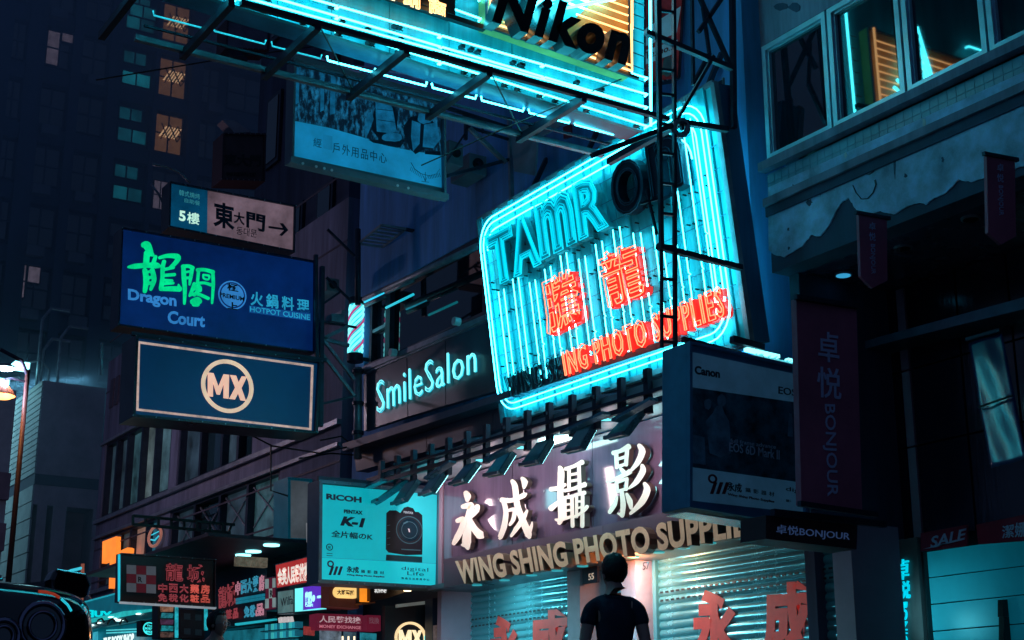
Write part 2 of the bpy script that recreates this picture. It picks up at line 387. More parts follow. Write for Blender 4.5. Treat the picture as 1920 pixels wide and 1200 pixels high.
g_warm = warm_mat(); g_lamp = glow('room_lamp_seen_through_lattice', (1, .62, .32), 1.1); g_mauve = glow('lit_curtain_mauve', (.42, .33, .42), .28, var=.5)
def window(x0, x1, z0, z1, y, parent, glasses, nx=2, nz=1, name='window', fm='steel', fw=.07):
    fr = MB()
    xs = [x0+(x1-x0)*i/nx for i in range(nx+1)]; zs = [z0+(z1-z0)*i/nz for i in range(nz+1)]
    for z in zs: fr.box(x0, x1, y-.05, y+.03, z-fw/2, z+fw/2)
    for x in xs:
        for a, b in zip(zs, zs[1:]): fr.box(x-fw/2, x+fw/2, y-.05, y+.03, a+fw/2, b-fw/2)
    f = fr.build(name, fm, parent)
    k = 0
    for i in range(nx):
        for j in range(nz):
            MB().box(xs[i]+fw/2, xs[i+1]-fw/2, y, y+.02, zs[j]+fw/2, zs[j+1]-fw/2).build('pane', glasses[k % len(glasses)], f); k += 1
    return f
yw = YT+.42
tc0, tc1 = tx(228), tx(283); wc0, wc1 = tx(297), tx(349)
zt = tz(240, 372); zt2 = tz(240, 345); zu = tz(240, 330); zu2 = tz(240, 305)
for k in range(-3, 5):
    zb = k*FL
    lit = k >= 0
    gs = [g_teal[(k*2+1) % 3], g_teal[k % 3]] if lit else ['glass']
    window(tc0, tc1, zt+zb, zt2+zb, yw, tw, gs, 2, 1)
    window(tc0, tc1-.3, zu+zb, zu2+zb, yw, tw, [g_teal[0]] if lit else ['glass'], 2, 1)
for k in range(-4, 5):
    zb = k*FL; lit = k >= 0
    zs0 = tz(318, 283); zs1 = tz(318, 211)
    f = window(wc0, wc1, zs0+zb, zs1+zb, yw, tw, [g_warm] if lit else ['glass'], 2, 2)
    if k == -1:
        f = window(wc0+.15, wc0+.9, zs0+zb, zs0+zb+1.6, yw-.1, tw, [g_mauve], 2, 2, fw=.04)
    if lit:
        xa = wc0+.25; xb = xa+.95; z1 = zs1+zb-.75
        mb = MB()
        for i in range(6):
            t0 = i/6; mb.add([(xa+(xb-xa)*t0, yw-.056, z1-.55), (xa+(xb-xa)*(t0+.09), yw-.056, z1-.55), (xa+(xb-xa)*(t0+.09)+.35, yw-.056, z1+.1), (xa+(xb-xa)*t0+.35, yw-.056, z1+.1)], [(0, 1, 2, 3)])
        mb.build('ceiling_lamp', g_lamp, f)
        mb = MB()
        for i in range(3):
            mb.bar((xa+.1+.45*i, yw-.08, z1+.2), (xa+.55+.45*i, yw-.08, z1-.7), .05); mb.bar((xa+.55+.45*i, yw-.1, z1+.2), (xa+.1+.45*i, yw-.1, z1-.7), .05)
        mb.build('lattice_grille', 'steel', f)
for c0, c1 in ((tx(72), tx(125)), (tx(147), tx(197)), (tx(0), tx(48)), (tx(-60), tx(-15)), (tx(378), tx(412)), (tx(430), tx(498)), (tx(530), tx(590))):
    for k in range(-7, 5):
        zb = k*FL; z0 = tz(100, 345)+zb
        if z0 < 2: continue
        window(c0, c1, z0, z0+FL*.62, yw, tw, ['glass'], 2, 2)
acm = mat('tower_ac', (.16, .17, .22), .6, var=.3)
for (c0, dz) in ((tx(72), 0), (tx(147), 0), (tx(378), 0), (tx(430), 0), (tx(530), 0)):
    for k in range(-5, 5):
        if random.random() < .55:
            z0 = tz(100, 345)+k*FL-.75; x_0 = c0+random.uniform(0, .5)
            if z0 > 2: MB().box(x_0, x_0+.85, YT-.35, YT+.11, z0, z0+.5).build('air_conditioner_box', acm, tw)
window(tx(79), tx(104), tz(90, 116), tz(90, 50), yw-.1, tw, [g_mauve], 1, 2)
window(tx(106), tx(133), tz(120, 74), tz(120, 56), yw-.1, tw, [g_mauve], 1, 1)
window(tx(54), tx(82), tz(70, 560), tz(70, 496), yw-.1, tw, [g_mauve], 1, 2)
window(tx(84), tx(108), tz(90, 532), tz(90, 500), yw-.1, tw, [g_mauve], 1, 1)
window(tx(232), tx(284), tz(240, 22), tz(240, -2), yw-.1, tw, [g_teal[1]], 2, 1)
# ============================================================ stone tower lower left
YS = 55.0; pS = PY(YS)
st = thing('stone_tower', (pS.at(120, 900).x, YS+6, 0), 'mauve stone block at lower left with a lit tiled flank and rooftop lamps', 'building')
x0, x1 = pS.at(66, 900).x, pS.at(185, 900).x
ztop = pS.at(120, 718).z; zb1, zb0 = pS.at(120, 893).z, pS.at(120, 913).z
zr = pS.at(120, 950).z; zr0 = pS.at(120, 1010).z
mb = MB()
mb.box(x0, x1, YS, YS+14, zb1, ztop); mb.box(x0, x1, YS, YS+14, zr, zb0)
mb.box(x0, x1, YS+1.2, YS+14, 0, zr)
mb.build('wall', 'stone', st)
MB().box(x0-.03, x1+.03, YS-.03, YS+14.03, zb0+.004, zb1-.004).build('stone_band', 'band', st)
for a, b in ((66, 84), (96, 121), (172, 186)):
    MB().box(pS.at(a, 1000).x, pS.at(b, 1000).x, YS, YS+1.19, 0, zr-.003).build('pier', 'stone', st)
nrow = 16
for i in range(nrow):
    for j in range(6):
        z0 = zb1+(ztop-zb1)*i/nrow; z1 = zb1+(ztop-zb1)*(i+1)/nrow
        MB().box(x0-.06, x0-.001, YS+j*2.3, YS+j*2.3+2.26, z0+.03, z1-.01).build('tile', 'stone_p', st)
for i in range(12):
    for j in range(6):
        z0 = zb0-(i+1)*.62; MB().box(x0-.06, x0-.001, YS+j*2.3, YS+j*2.3+2.26, z0+.03, z0+.6).build('tile', 'stone_p', st)
for yy in (YS+1, YS+4, YS+8, YS+12):
    p = Vector((x0-.2, yy, ztop+.5)); f = MB()
    f.tube([(x0+.4, yy, ztop), (x0+.4, yy, ztop+.7), (x0, yy, ztop+1.0), (x0-.5, yy, ztop+.8)], .05, 6)
    fl = f.build('flood_arm', 'steel_l', st)
    MB().box(x0-.95, x0-.4, yy-.3, yy+.3, ztop+.55, ztop+.78).build('flood_head', glow('flood_face', (.3, .95, 1), 4), fl)
lamp('roof_flood_light', 'AREA', (x0-1.6, YS+6, ztop+.8), 650, (.35, .85, 1.0), st, size=1, size_y=10, target=(x0, YS+6, ztop-7))
for k, (px, hh) in enumerate(((83, .0), (90, -1.2), (122, -.6))):
    xx = pS.at(px, 700).x; MB().tube([(xx, YS+1, ztop), (xx, YS+1, ztop+2.6+hh), (xx+.3, YS+1, ztop+3.1+hh), (xx+1.0, YS+1, ztop+3.1+hh)], .06, 6).build('vent_pipe', 'steel_l', st)
# pale facade sliver behind the lamp post
YP = 45.0; pp = PY(YP)
fa = thing('pale_building', (pp.at(0, 900).x-3, YP+4, 0), 'pale mauve building at the far left edge behind the orange lamp post', 'building')
xa, xb = pp.at(-300, 900).x, pp.at(20, 900).x
mb = MB().box(xa, xb, YP+.3, YP+10, 0, pp.at(10, 725).z); mb.build('wall', 'white', fa)
for i in range(int((pp.at(10, 725).z-1.2)/1.5)): MB().box(xa, xb, YP, YP+.29, .2+i*1.5, 1.0+i*1.5).build('spandrel', 'stone', fa)
# ============================================================ street lamp post at the left edge
pL = PY(26); bx_ = pL.at(24, 1000)
sl = thing('street_lamp', (bx_.x, 26, 0), 'street lamp post at the left edge with a white lantern above an orange one', 'street lamp')
zt_ = pL.at(24, 690).z
MB().tube([(bx_.x, 26, 0), (bx_.x, 26, zt_*.5), (bx_.x, 26, zt_)], [.06, .05, .04], 10).build('post', mat('rusty_orange_post', (.05, .022, .02), .6), sl, smooth=True)
MB().tube([(bx_.x, 26, zt_-.1), (bx_.x-.12, 26, zt_+.15), (bx_.x-.5, 26, zt_+.3)], .035, 8).build('arm', 'steel', sl, smooth=True)
wl = pL.at(10, 689)
MB().lathe([(.001, .08), (.06, .07), (.16, .02), (.18, -.01)], wl, 14).build('lamp_shade', 'steel_l', sl, smooth=True)
MB().lathe([(.17, -.012), (.13, -.04), (.001, -.05)], wl, 14).build('lamp_glass', glow('white_street_lamp', (.6, 1, 1), 6), sl, smooth=True)
ol = pL.at(2, 742)
MB().lathe([(.001, .3), (.05, .28), (.10, .2), (.2, .08), (.24, .0)], ol, 14).build('lamp_shade', mat('orange_shade', (.6, .2, .08), .4), sl, smooth=True)
MB().lathe([(.23, -.002), (.16, -.04), (.001, -.05)], ol, 14).build('lamp_glass', glow('orange_street_lamp', (1, .45, .12), 4), sl, smooth=True)
MB().tube([ol+Vector((0, 0, .28)), ol+Vector((.15, 0, .33)), (bx_.x, 26, ol.z+.3)], .02, 6).build('arm', 'steel', sl)
lamp('street_light_white', 'POINT', wl+Vector((0, 0, -.25)), 230, (.92, .74, 1), sl, size=.15)
lamp('street_light_orange', 'POINT', ol+Vector((.1, -.2, -.25)), 30, (1, .45, .2), sl, size=.15)
# ============================================================ middle building (same facade line)
pF = PX(XF)
YB0 = pF.at(640, 800).y; YB1 = pF.at(187, 900).y      # near and far ends
mbd = thing('shop_building', (XF+3, (YB0+YB1)/2, 0), 'mauve concrete building with two ribbons of posted windows above the small shops', 'building')
def fz(px, py, pl=pF): return pl.at(px, py).z
def fy(px, pl=pF): return pl.at(px, 900).y
z_top = fz(188, 690)
zA1 = fz(193, 837); zA0 = fz(193, 971)
zB1 = fz(325, 957); zB0 = fz(325, 1062)
zC1 = fz(400, 1062)
mb = MB()
def fb(m_, y0, y1, z0, z1, a=0.0, b=3.0): m_.box(XF+a, XF+b, min(y0, y1), max(y0, y1), z0, z1)
fb(mb, YB0, YB1, zA1, z_top)
fb(mb, YB0, YB1, zB1, zA0)
fb(mb, fy(186), fy(193), zA0, zA1); fb(mb, fy(316), fy(330), zA0, zA1); fb(mb, fy(470), YB0, zA0, zA1)
fb(mb, YB0, YB1, 3.3, zB0); fb(mb, fy(186), fy(198), zB0, zB1); fb(mb, fy(300), fy(323), zB0, zB1)
fb(mb, fy(524), YB0, zB0, zB1)
mb.build('wall', 'conc', mbd)
fbk = MB(); fb(fbk, YB0, YB1, 0, z_top-1, 3.001, 8); fbk.build('rear_wall', 'conc_d', mbd)
posters = [mat('window_poster_%d' % i, c, .4, var=.9, scale=1.8, spec=.8, emit=c, es=.28) for i, c in enumerate([(.08, .22, .26), (.20, .30, .30), (.30, .12, .14), (.12, .26, .30), (.05, .10, .14)])]
def fwin(xs_px, z0, z1, seq, parent, d=.15, name='window', brace=False):
    ys = [fy(x) for x in xs_px]
    for i in range(len(ys)-1):
        ya, yb = ys[i+1], ys[i]
        f = MB(); fw = .05
        for z in (z0, z1-fw): f.box(XF+.02, XF+d, ya, yb, z, z+fw)
        for y in (ya, yb-fw): f.box(XF+.02, XF+d, y, y+fw, z0+fw, z1-fw)
        fo = f.build(name, 'steel', parent)
        MB().box(XF+d+.002, XF+d+.02, ya+.03, yb-.03, z0+.03, z1-.03).build('pane', seq[i % len(seq)], fo)
        if brace:
            b = MB(); b.bar((XF+d-.02, ya+.1, z1-.1), (XF+d-.02, yb-.1, z0+.3), .025); b.bar((XF+d-.05, yb-.1, z1-.1), (XF+d-.05, ya+.1, z0+.3), .025)
            b.build('brace_wire', 'steel_l', fo)
fwin([194, 213, 233, 259, 285, 315], zA0, zA1, [posters[4], posters[4], posters[0], posters[1], posters[3]], mbd)
fwin([331, 370, 410, 440, 469], zA0, zA1, [posters[4], 'glass_t', posters[4], 'glass_t'], mbd)
fwin([199, 226, 250], zB0, zB1, [posters[4], posters[4]], mbd)
fwin([250, 279], zB0, zB1, [mat('backlit_brown_poster', (.4, .22, .16), .6, emit=(.55, .32, .25), es=.35, var=.3)], mbd)
fwin([279, 300], zB0, zB1, [mat('backlit_blue_poster', (.05, .2, .3), .6, emit=(.05, .25, .35), es=.3, var=.3)], mbd)
fwin([325, 366, 412, 463, 522], zB0, zB1, [posters[4], 'glass_t', posters[4], posters[0]], mbd, brace=True)
for zz in (zA0, zB0): MB().box(XF-.08, XF-.002, YB0, YB1, zz-.1, zz-.02).build('sill', 'steel_l', mbd)
for zz in (zA1, zB1): MB().box(XF-.06, XF-.002, YB0, YB1, zz, zz+.06).build('window_head', 'steel_l', mbd)
for xp in (196, 205, 214): MB().box(XF-.03, XF-.002, fy(xp+6), fy(xp), fz(200, 770), fz(200, 720)).build('vent_recess', 'band', mbd)
for zz in (fz(188, 1090), fz(188, 1030), zA1+1.2, zA1+2.4): MB().box(XF-.012, XF-.001, YB0, YB1, zz, zz+.03).build('joint_line', 'band', mbd)
# orange lit T shaped panel and logo disc in the ribbon
pI = PX(XF-.02)
ot = thing('orange_sign', pI.at(212, 1050), 'glowing orange T shaped panel on the far end of the mauve building', 'sign')
og = glow('orange_light_panel', (1.0, .24, .03), 1.25, var=.25, scale=2)
slab('light_panel', pI, [(199, 1016), (225, 1006), (223, 1101), (211, 1104), (213, 1051), (198, 1057)], -.02, .08, og, ot)
slab('light_panel', pI, [(233, 1033), (246, 1027), (250, 1029), (249, 1040), (233, 1046)], -.02, .08, og, ot)
slab('border', pI, [(197, 1013), (227, 1003), (227, 1006), (197, 1016)], -.02, .06, 'steel_l', ot)
c = pI.at(296, 1006, .06)
lg = thing('round_logo_sign', c, 'dim round orange outline logo in the window beside the brown poster', 'sign')
mb = MB(); n_ = 28
mb.tube([c+Vector((0, .36*math.cos(a*2*math.pi/n_), .19*math.sin(a*2*math.pi/n_))) for a in range(n_)], .03, 6, closed=True)
mb.build('ring', glow('dim_orange_tube', (.9, .35, .25), .25), lg)
mb = MB(); mb.tube([c+Vector((0, -.22, -.02)), c+Vector((0, 0, -.08)), c+Vector((0, .22, -.04))], .015, 5); mb.tube([c+Vector((0, -.2, .07)), c+Vector((0, .2, .05))], .012, 5)
mb.build('logo_mark', 'tube_dim', lg)
# building between tower and the shop row: upper setback
sb = thing('setback_block', (XF+6, YB0+4, 0), 'dark upper block rising behind the dragon and korean signs', 'building')
pU = PX(XF+2.2)
mb = MB(); ya, yb = pU.at(650, 500).y, pU.at(470, 500).y
mb.box(XF+2.2, XF+14, ya, yb, 0, 40); mb.build('wall', 'conc_d', sb)
for k in range(9):
    z0 = pU.at(600, 520).z-6+k*3.1
    for j in range(3):
        y0 = ya+.6+j*(yb-ya-.6)/3
        f = MB().box(XF+2.12, XF+2.19, y0, y0+(yb-ya)/3-.9, z0, z0+1.7).build('window', 'steel', sb)
        MB().box(XF+2.10, XF+2.118, y0+.1, y0+(yb-ya)/3-1.0, z0+.1, z0+1.6).build('pane', 'glass', f)
# ============================================================ salon building upper wall
YC0 = fy(1432); YC1 = fy(676)
sbn = thing('salon_building', (XF+4, (YC0+YC1)/2, 0), 'blue lit concrete building carrying the salon sign and the big neon panel', 'building')
zg1, zg0 = fz(683, 560), fz(683, 697)
mb = MB(); fb(mb, YC0, YC1, zg1, 22); fb(mb, YC0, YC1, fz(690, 905), zg0); fb(mb, YC0, fy(930), zg0, zg1)
mb.box(XF+.001, XF+3, YC1+.001, YC1+.3, 0, 22)
mb.build('wall', 'wall_b', sbn)
fwy = [fy(x) for x in (683, 717, 905, 928)]
for i in range(3):
    ya, yb = fwy[i+1], fwy[i]; f = MB()
    for z in (zg0, zg1-.08): f.box(XF+.02, XF+.16, ya, yb, z, z+.08)
    for y in (ya, yb-.07): f.box(XF+.02, XF+.16, y, y+.07, zg0+.08, zg1-.08)
    fo = f.build('window', 'steel', sbn)
    MB().box(XF+.1, XF+.12, ya+.05, yb-.05, zg0+.05, zg1-.05).build('pane', 'glass', fo)
    if i != 1: MB().box(XF+.03, XF+.09, ya+.07, yb-.07, (zg0+zg1)/2-.02, (zg0+zg1)/2+.03).build('transom', 'steel_l', fo)
MB().box(XF+2.2, XF+2.9, YC0, YC1, zg0-.2, zg1+.2).build('room_back', 'black', sbn)
pE = PX(XF-.25)
for pts, r_ in (([(684, 561), (897, 461)], .05), ([(686, 572), (722, 555)], .035), ([(724, 549), (775, 525)], .03)):
    MB().tube(line(pE, pts), r_, 8).build('tube_light_housing', 'steel_l', sbn, smooth=True)
MB().tube(line(pE, [(684, 566), (722, 547)]), .022, 6).build('tube_light', glow('cool_tube', (.03, .6, .85), 1.3), sbn, smooth=True)
MB().tube(line(pE, [(724, 577), (775, 552)]), .02, 6).build('tube_light', 'tube_dim', sbn, smooth=True)
# salon sign board
pB = PX(XF-.35)
sgn = thing('salon_sign', pB.at(810, 700), 'dark three panel board with pale blue neon script of the salon under the window', 'sign')
for q in ([(682, 704), (762, 669), (764, 781), (682, 808)], [(763.5, 668.5), (834, 638.5), (835, 760), (765.5, 780.6)], [(835.5, 638), (946, 592), (948, 727), (836.5, 759.6)]):
    slab('board_panel', pB, q, -.08, 0, mat('salon_board', (.07, .07, .10), .35, var=.3), sgn)
for o_, s_ in ((0, 'neon'),):
    neon('neon_letter', 'SmileSalon', [(706, 716), (891, 640), (892, 697), (707, 774)], pB, 'tube_wht', sgn, bold=-.018, d=.06, r=.0075, track=.03, n=6)
    neon('neon_letter', 'SmileSalon', [(708, 718), (893, 642), (894, 698), (709, 776)], pB, 'tube_dim', sgn, bold=-.018, d=.02, r=.006, track=.03, n=5)
for a, b, r_, m_ in (((682, 694), (915, 595), .07, 'steel_l'), ((684, 700), (940, 590), .03, 'steel_l'), ((684, 687), (900, 596), .03, 'steel')):
    MB().bar(pB.at(*a), pB.at(*b), r_).build('rail', m_, sgn)
for px, py in ((748, 663), (868, 605)): MB().disc(pB.at(px, py, .05), (-1, 0, 0), .055, .09, 10).build('rail_bolt', 'white', sgn)
lw = thing('ledge_band', pB.at(800, 830), 'long dark metal band under the salon board above the floodlights', 'facade band')
slab('top_ledge', pB, [(661, 834), (948, 744), (1300, 632), (1300, 645), (948, 757), (661, 848)], -.25, .16, mat('ledge_metal', (.20, .18, .26), .5, var=.3), lw)
pG = PX(XF-.3)
J = [(664, 849), (800, 808), (925, 768), (1060, 727), (1245, 666)]
K = [(668, 884), (800, 846), (925, 808), (1060, 766), (1245, 708)]
for i in range(4):
    g = .8
    slab('band_panel', pG, [J[i], (J[i+1][0]-g, J[i+1][1]), (K[i+1][0]-g, K[i+1][1]), K[i]], -.2, 0, mat('band_metal', (.10, .10, .15), .45, var=.35, scale=1), lw)
MB().bar(pG.at(690, 902), pG.at(1245, 716), .06).build('lower_rail', 'steel', lw)
# drain pipe
dp = thing('drain_pipe', pB.at(668, 780), 'pale vertical pipe running down beside the barber pole', 'pipe')
pk = PX(XF-.45); MB().tube([pk.at(671, 690), pk.at(671, 860)], .06, 10).build('pipe', 'steel_l', dp, smooth=True)
MB().tube([pk.at(671, 430), pk.at(671, 571)], .045, 8).build('pipe', 'steel', dp, smooth=True)
for y_ in (700, 760, 815): MB().disc(pk.at(671, y_), (0, 0, 1), .085, .05, 12).build('pipe_clamp', 'steel', dp)
# ============================================================ barber pole
Xb = XF-.2; pbp = PX(Xb); c0 = pbp.at(666, 664); c1 = pbp.at(666, 573)
bp = thing('barber_pole', c0, 'glowing spiral striped barber pole at the corner of the salon window', 'barber pole')
R_ = .105
MB().lathe([(R_*.9, 0), (R_*.9, c1.z-c0.z)], c0, 20).build('drum', glow('barber_glow', (.03, .50, .55), 1.0), bp, smooth=True)
H = c1.z-c0.z
for i in range(19):
    t0 = -.85+i*.105
    pts = []
    for k in range(25):
        a = math.pi*2*k/24; zz = (t0+.85*k/24)*H
        if 0 <= zz <= H: pts.append(c0+Vector((R_*math.cos(a+2.2), R_*math.sin(a+2.2), zz)))
    if len(pts) > 2: MB().tube(pts, .018, 5).build('stripe', glow('barber_pink', (.5, .05, .2), 1.0) if i % 4 == 2 else 'tube_wht', bp)
for z0, z1, rr in ((-.12, 0, 1.15), (H, H+.1, 1.15)): MB().lathe([(.001, z0), (R_*rr, z0), (R_*rr, z1), (.001, z1)], c0, 18).build('cap', 'steel', bp)
MB().bar(c0+Vector((0, 0, -.06)), c0+Vector((.25, 0, -.06)), .05).build('bracket', 'steel', bp); MB().bar(c1+Vector((0, 0, .05)), c1+Vector((.25, 0, .05)), .05).build('bracket', 'steel', bp)
# ============================================================ steel sign brackets between the blade signs and the salon corner
br = thing('sign_bracket', (8.6, 18.2, 4), 'teal triangular steel bracket reaching left from the barber pole corner', 'bracket')
pQ = PY(18.4)
for a, b, w_, m_ in (((608, 634), (652, 612), .05, 'steel_l'), ((608, 636), (654, 648), .05, 'steel_l'), ((606, 637), (664, 712), .04, 'steel_l'), ((604, 664), (664, 742), .04, 'steel_l'), ((604, 500), (601, 800), .06, 'steel'), ((592, 478), (594, 700), .05, 'steel'),
                     ((614, 430), (665, 480), .03, 'steel'), ((612, 520), (660, 566), .03, 'steel'), ((608, 568), (640, 546), .03, 'steel'), ((590, 600), (668, 614), .03, 'steel'), ((600, 758), (668, 742), .03, 'steel')):
    MB().bar(pQ.at(*a), pQ.at(*b), w_).build('strut', m_, br)
MB().slab(pQ, [(616, 591), (640, 592), (640, 608), (616, 605)], -.1, .1).build('control_box', 'steel_l', br)
# ============================================================ blade signs
def blade(name, label, y, q, depth, frame_m, face_m, fw=5, cat='sign', fd=.02, group=None):
    pl = PY(y); c = pl.at((q[0][0]+q[1][0])/2, (q[0][1]+q[3][1])/2)
    r = thing(name, (c.x, y+depth/2, c.z), label, cat, group)
    slab('sign_box', pl, q, -depth, -.001, frame_m, r)
    if face_m: 
        (ax, ay), (bx, by), (cx, cy), (dx, dy) = q
        slab('face', pl, [(ax+fw, ay+fw), (bx-fw, by+fw), (cx-fw, cy-fw), (dx+fw, dy-fw)], 0, .004, face_m, r)
    frame_bars('frame', pl, q, fw, 0.0, fd+.02, frame_m, r)
    for i in range(9):
        t = i/8
        for (ax, ay), (bx, by), sg in ((q[0], q[1], 1), (q[3], q[2], -1)):
            MB().disc(pl.at(ax+(bx-ax)*t, ay+(by-ay)*t+sg*fw/2, fd+.02), pl.n, .010, .006, 6).build('bolt', 'steel_l', r)
    return pl, r
# Korean restaurant sign
pl, r = blade('korean_restaurant_sign', 'narrow sign in blue and mauve halves with brushed characters and an arrow', 19.2, [(317, 341), (553, 386), (551, 474), (315, 427)], .3, 'steel', None, 3)
slab('blue_face', pl, [(320, 344), (389, 357), (388, 440), (318, 426)], -.001, .006, glow('blue_backlit', (.001, .06, .14), .9, base=(.004, .04, .07), var=.7, scale=1.1), r)
slab('mauve_face', pl, [(389.4, 357), (550, 388), (549, 470), (388.4, 440)], -.001, .006, glow('mauve_backlit', (.15, .10, .13), .95, base=(.08, .06, .08), var=.95, scale=1.1), r)
text('small_print', '韓式燒烤', [(336, 355), (375, 364), (375, 374), (336, 366)], pl, glow('teal_print', (.05, .35, .4), .5), r, d0=.012)
text('small_print', '自助餐', [(346, 371), (375, 377), (375, 386), (346, 379)], pl, glow('teal_print', (1, 1, 1), 1), r, d0=.012)
text('floor_number', '5', [(336, 394), (348, 396), (348, 416), (336, 413)], pl, glow('pale_print', (.55, .9, .72), 1.0), r, .03, .012)
text('floor_number', '樓', [(351, 397), (374, 400), (374, 422), (351, 418)], pl, glow('pale_print', (1, 1, 1), 1), r, .01, .012)
ink = mat('navy_ink', (.003, .02, .05), .5, var=0)
text('brush_character', '東', [(400, 376), (440, 385), (440, 432), (400, 424)], pl, ink, r, .03, .012)
text('brush_character', '大', [(438, 396), (459, 400), (459, 423), (438, 418)], pl, ink, r, .03, .012)
text('brush_character', '門', [(462, 396), (498, 404), (496, 436), (462, 426)], pl, ink, r, .03, .012)
text('hangul_print', '동대문', [(444, 424), (482, 431), (481, 446), (443, 439)], pl, ink, r, .0, .012)
slab('arrow', pl, [(503, 424), (530, 428), (524, 419), (530, 419), (540, 432), (528, 443), (523, 441), (532, 432), (503, 428)], .008, .014, ink, r)
# dragon court
pl, r = blade('hotpot_restaurant_sign', 'large deep blue sign with green dragon characters above the round-logo sign', 18.6, [(227, 427), (590, 490), (589, 663), (220, 611)], .32, mat('navy_frame', (.01, .02, .06), .4), glow('blue_sign_face', (.001, .018, .115), .78, base=(.004, .02, .08), var=.6, scale=.9), 3)
gr = glow('green_letter_glow', (.0, .80, .28), .95, base=(.0, .2, .08), var=.35, scale=5)
brush('green_character', BR_LONG, pl, gr, r, conv5(), .012, .002)
brush('green_character', BR_GE, pl, gr, r, conv5(), .012, .002)
lb = glow('pale_blue_print', (.03, .20, .52), 1.0, var=.3)
text('print', 'Dragon', [(240, 541), (331, 553), (331, 581), (240, 568)], pl, lb, r, .035, .012)
text('print', 'Court', [(315, 582), (385, 590), (384, 614), (314, 606)], pl, lb, r, .035, .012)
lb2 = glow('cyan_print', (.02, .34, .55), .9, var=.3)
text('print', '火鍋料理', [(470, 545), (580, 562), (580, 587), (470, 572)], pl, lb2, r, .02, .012, track=.22)
slab('print_band', pl, [(467, 573), (582, 588), (582, 602), (467, 586)], .004, .007, glow('band_blue', (.005, .06, .22), 1), r)
text('print', 'HOTPOT CUISINE', [(469, 574), (581, 590), (581, 600), (469, 584)], pl, lb2, r, .01, .010)
cc = pl.at(435, 554, .01)
for rr, mm, dd in ((.205, lb, .003), (.185, glow('roundel_navy', (.002, .02, .12), 1), .005), (.165, lb, .007)):
    MB().disc(cc+pl.n*dd, pl.n, rr, .002, 30).build('roundel', mm, r)
text('print', 'PREMIUM', [(412, 548), (458, 557), (458, 565), (412, 556)], pl, 'black', r, .02, .024)
text('print', '極', [(426, 530), (447, 534), (447, 548), (426, 544)], pl, 'black', r, .02, .024)
text('print', '上', [(427, 565), (446, 568), (446, 582), (427, 579)], pl, 'black', r, .03, .024)
# MX sign
pl, r = blade('round_logo_bakery_sign', 'dark framed sign with the large pale letters in a ring hanging below the blue sign', 18.3, [(252, 629), (600, 677), (592, 815), (246, 783)], .5, mat('dark_sign_frame', (.012, .02, .04), .3), glow('teal_navy_face', (.0005, .020, .072), .85, base=(.004, .02, .04), var=.35, scale=.8), 5, fd=.05)
bor = glow('cream_border', (.62, .42, .36), .8, var=.5, scale=6)
q = [(258, 640), (587, 685), (583, 807), (255, 770)]
frame_bars('border', pl, q, 4, .006, .02, bor, r)
def ringpts(cx, cy, rx, ry, sh, n=40, off=0): return [(cx+rx*math.cos(2*math.pi*i/n), cy+ry*math.sin(2*math.pi*i/n)+sh*rx*math.cos(2*math.pi*i/n)) for i in range(n)]
def ring(mb, pl, cx, cy, rx, ry, sh, w_, d0, d1, n=40):
    A = ringpts(cx, cy, rx, ry, sh, n); B = ringpts(cx, cy, rx-w_, ry-w_, sh, n)
    for i in range(n):
        j = (i+1) % n; mb.slab(pl, [A[i], A[j], B[j], B[i]], d0, d1)
    return mb
pch = glow('peach_print', (.88, .50, .36), .95, var=.15)
ring(MB(), pl, 425.5, 724.5, 49, 50, .11, 7.5, .006, .02).build('ring', glow('cream_ring', (.78, .55, .38), .9, var=.3), r)
def mx(pl, r, q, m_):
    f = quadmap(pl, q)
    Mp = [(0, 0), (0, 1), (.14, 1), (.27, .45), (.40, 1), (.54, 1), (.54, 0), (.41, 0), (.41, .62), (.31, .12), (.23, .12), (.13, .62), (.13, 0)]
    Xp = [(.56, 0), (.71, .50), (.57, 1), (.72, 1), (.79, .72), (.87, 1), (1, 1), (.87, .5), (1, 0), (.86, 0), (.79, .28), (.71, 0)]
    for P in (Mp, Xp): MB().prism([f(u, v, .022) for u, v in P], pl.n*-.015).build('letter', m_, r)
mx(pl, r, [(389, 699), (462, 707), (460, 752), (389, 743)], pch)
MB().bar(pl.at(246, 626, .02), pl.at(610, 676, .02), .05).build('top_rail', 'steel', r)
MB().bar(pl.at(250, 640, -.3)+Vector((-.32, 0, 0)), pl.at(250, 700, -.3)+Vector((-.32, 0, 0)), .03).build('side_tube', 'steel_l', r)
# two dim signs hanging in the dark
pl, r = blade('dim_restaurant_sign', 'dim brown sign with faded brush characters hanging in the dark under the neon frame', 26, [(417, 250), (498, 251), (496, 341), (414, 338)], .5, mat('brown_sign', (.06, .035, .05), .7), mat('brown_face', (.10, .06, .07), .7, var=.4), 3)
text('print', '東大門', [(421, 288), (490, 290), (489, 312), (419, 310)], pl, 'black', r, .03, .012)
text('print', '韓國料理', [(424, 322), (480, 323), (480, 331), (424, 330)], pl, 'black', r, .0, .012)
slab('lamp_cover', pl, [(417, 225), (440, 226), (472, 248), (440, 249)], -.3, -.0, mat('cover_grey', (.35, .3, .36), .6), r)
pl, r = blade('dim_blank_sign', 'dim blank mauve sign above the brown brush character sign', 26, [(425, 36), (505, 54), (504, 96), (422, 92)], .5, mat('brown_sign', (0, 0, 0)), mat('mauve_blank_face', (.22, .18, .26), .7, var=.4), 3)
slab('lamp_cover', pl, [(423, 93), (450, 94), (466, 112), (440, 108)], -.3, 0, 'steel', r)
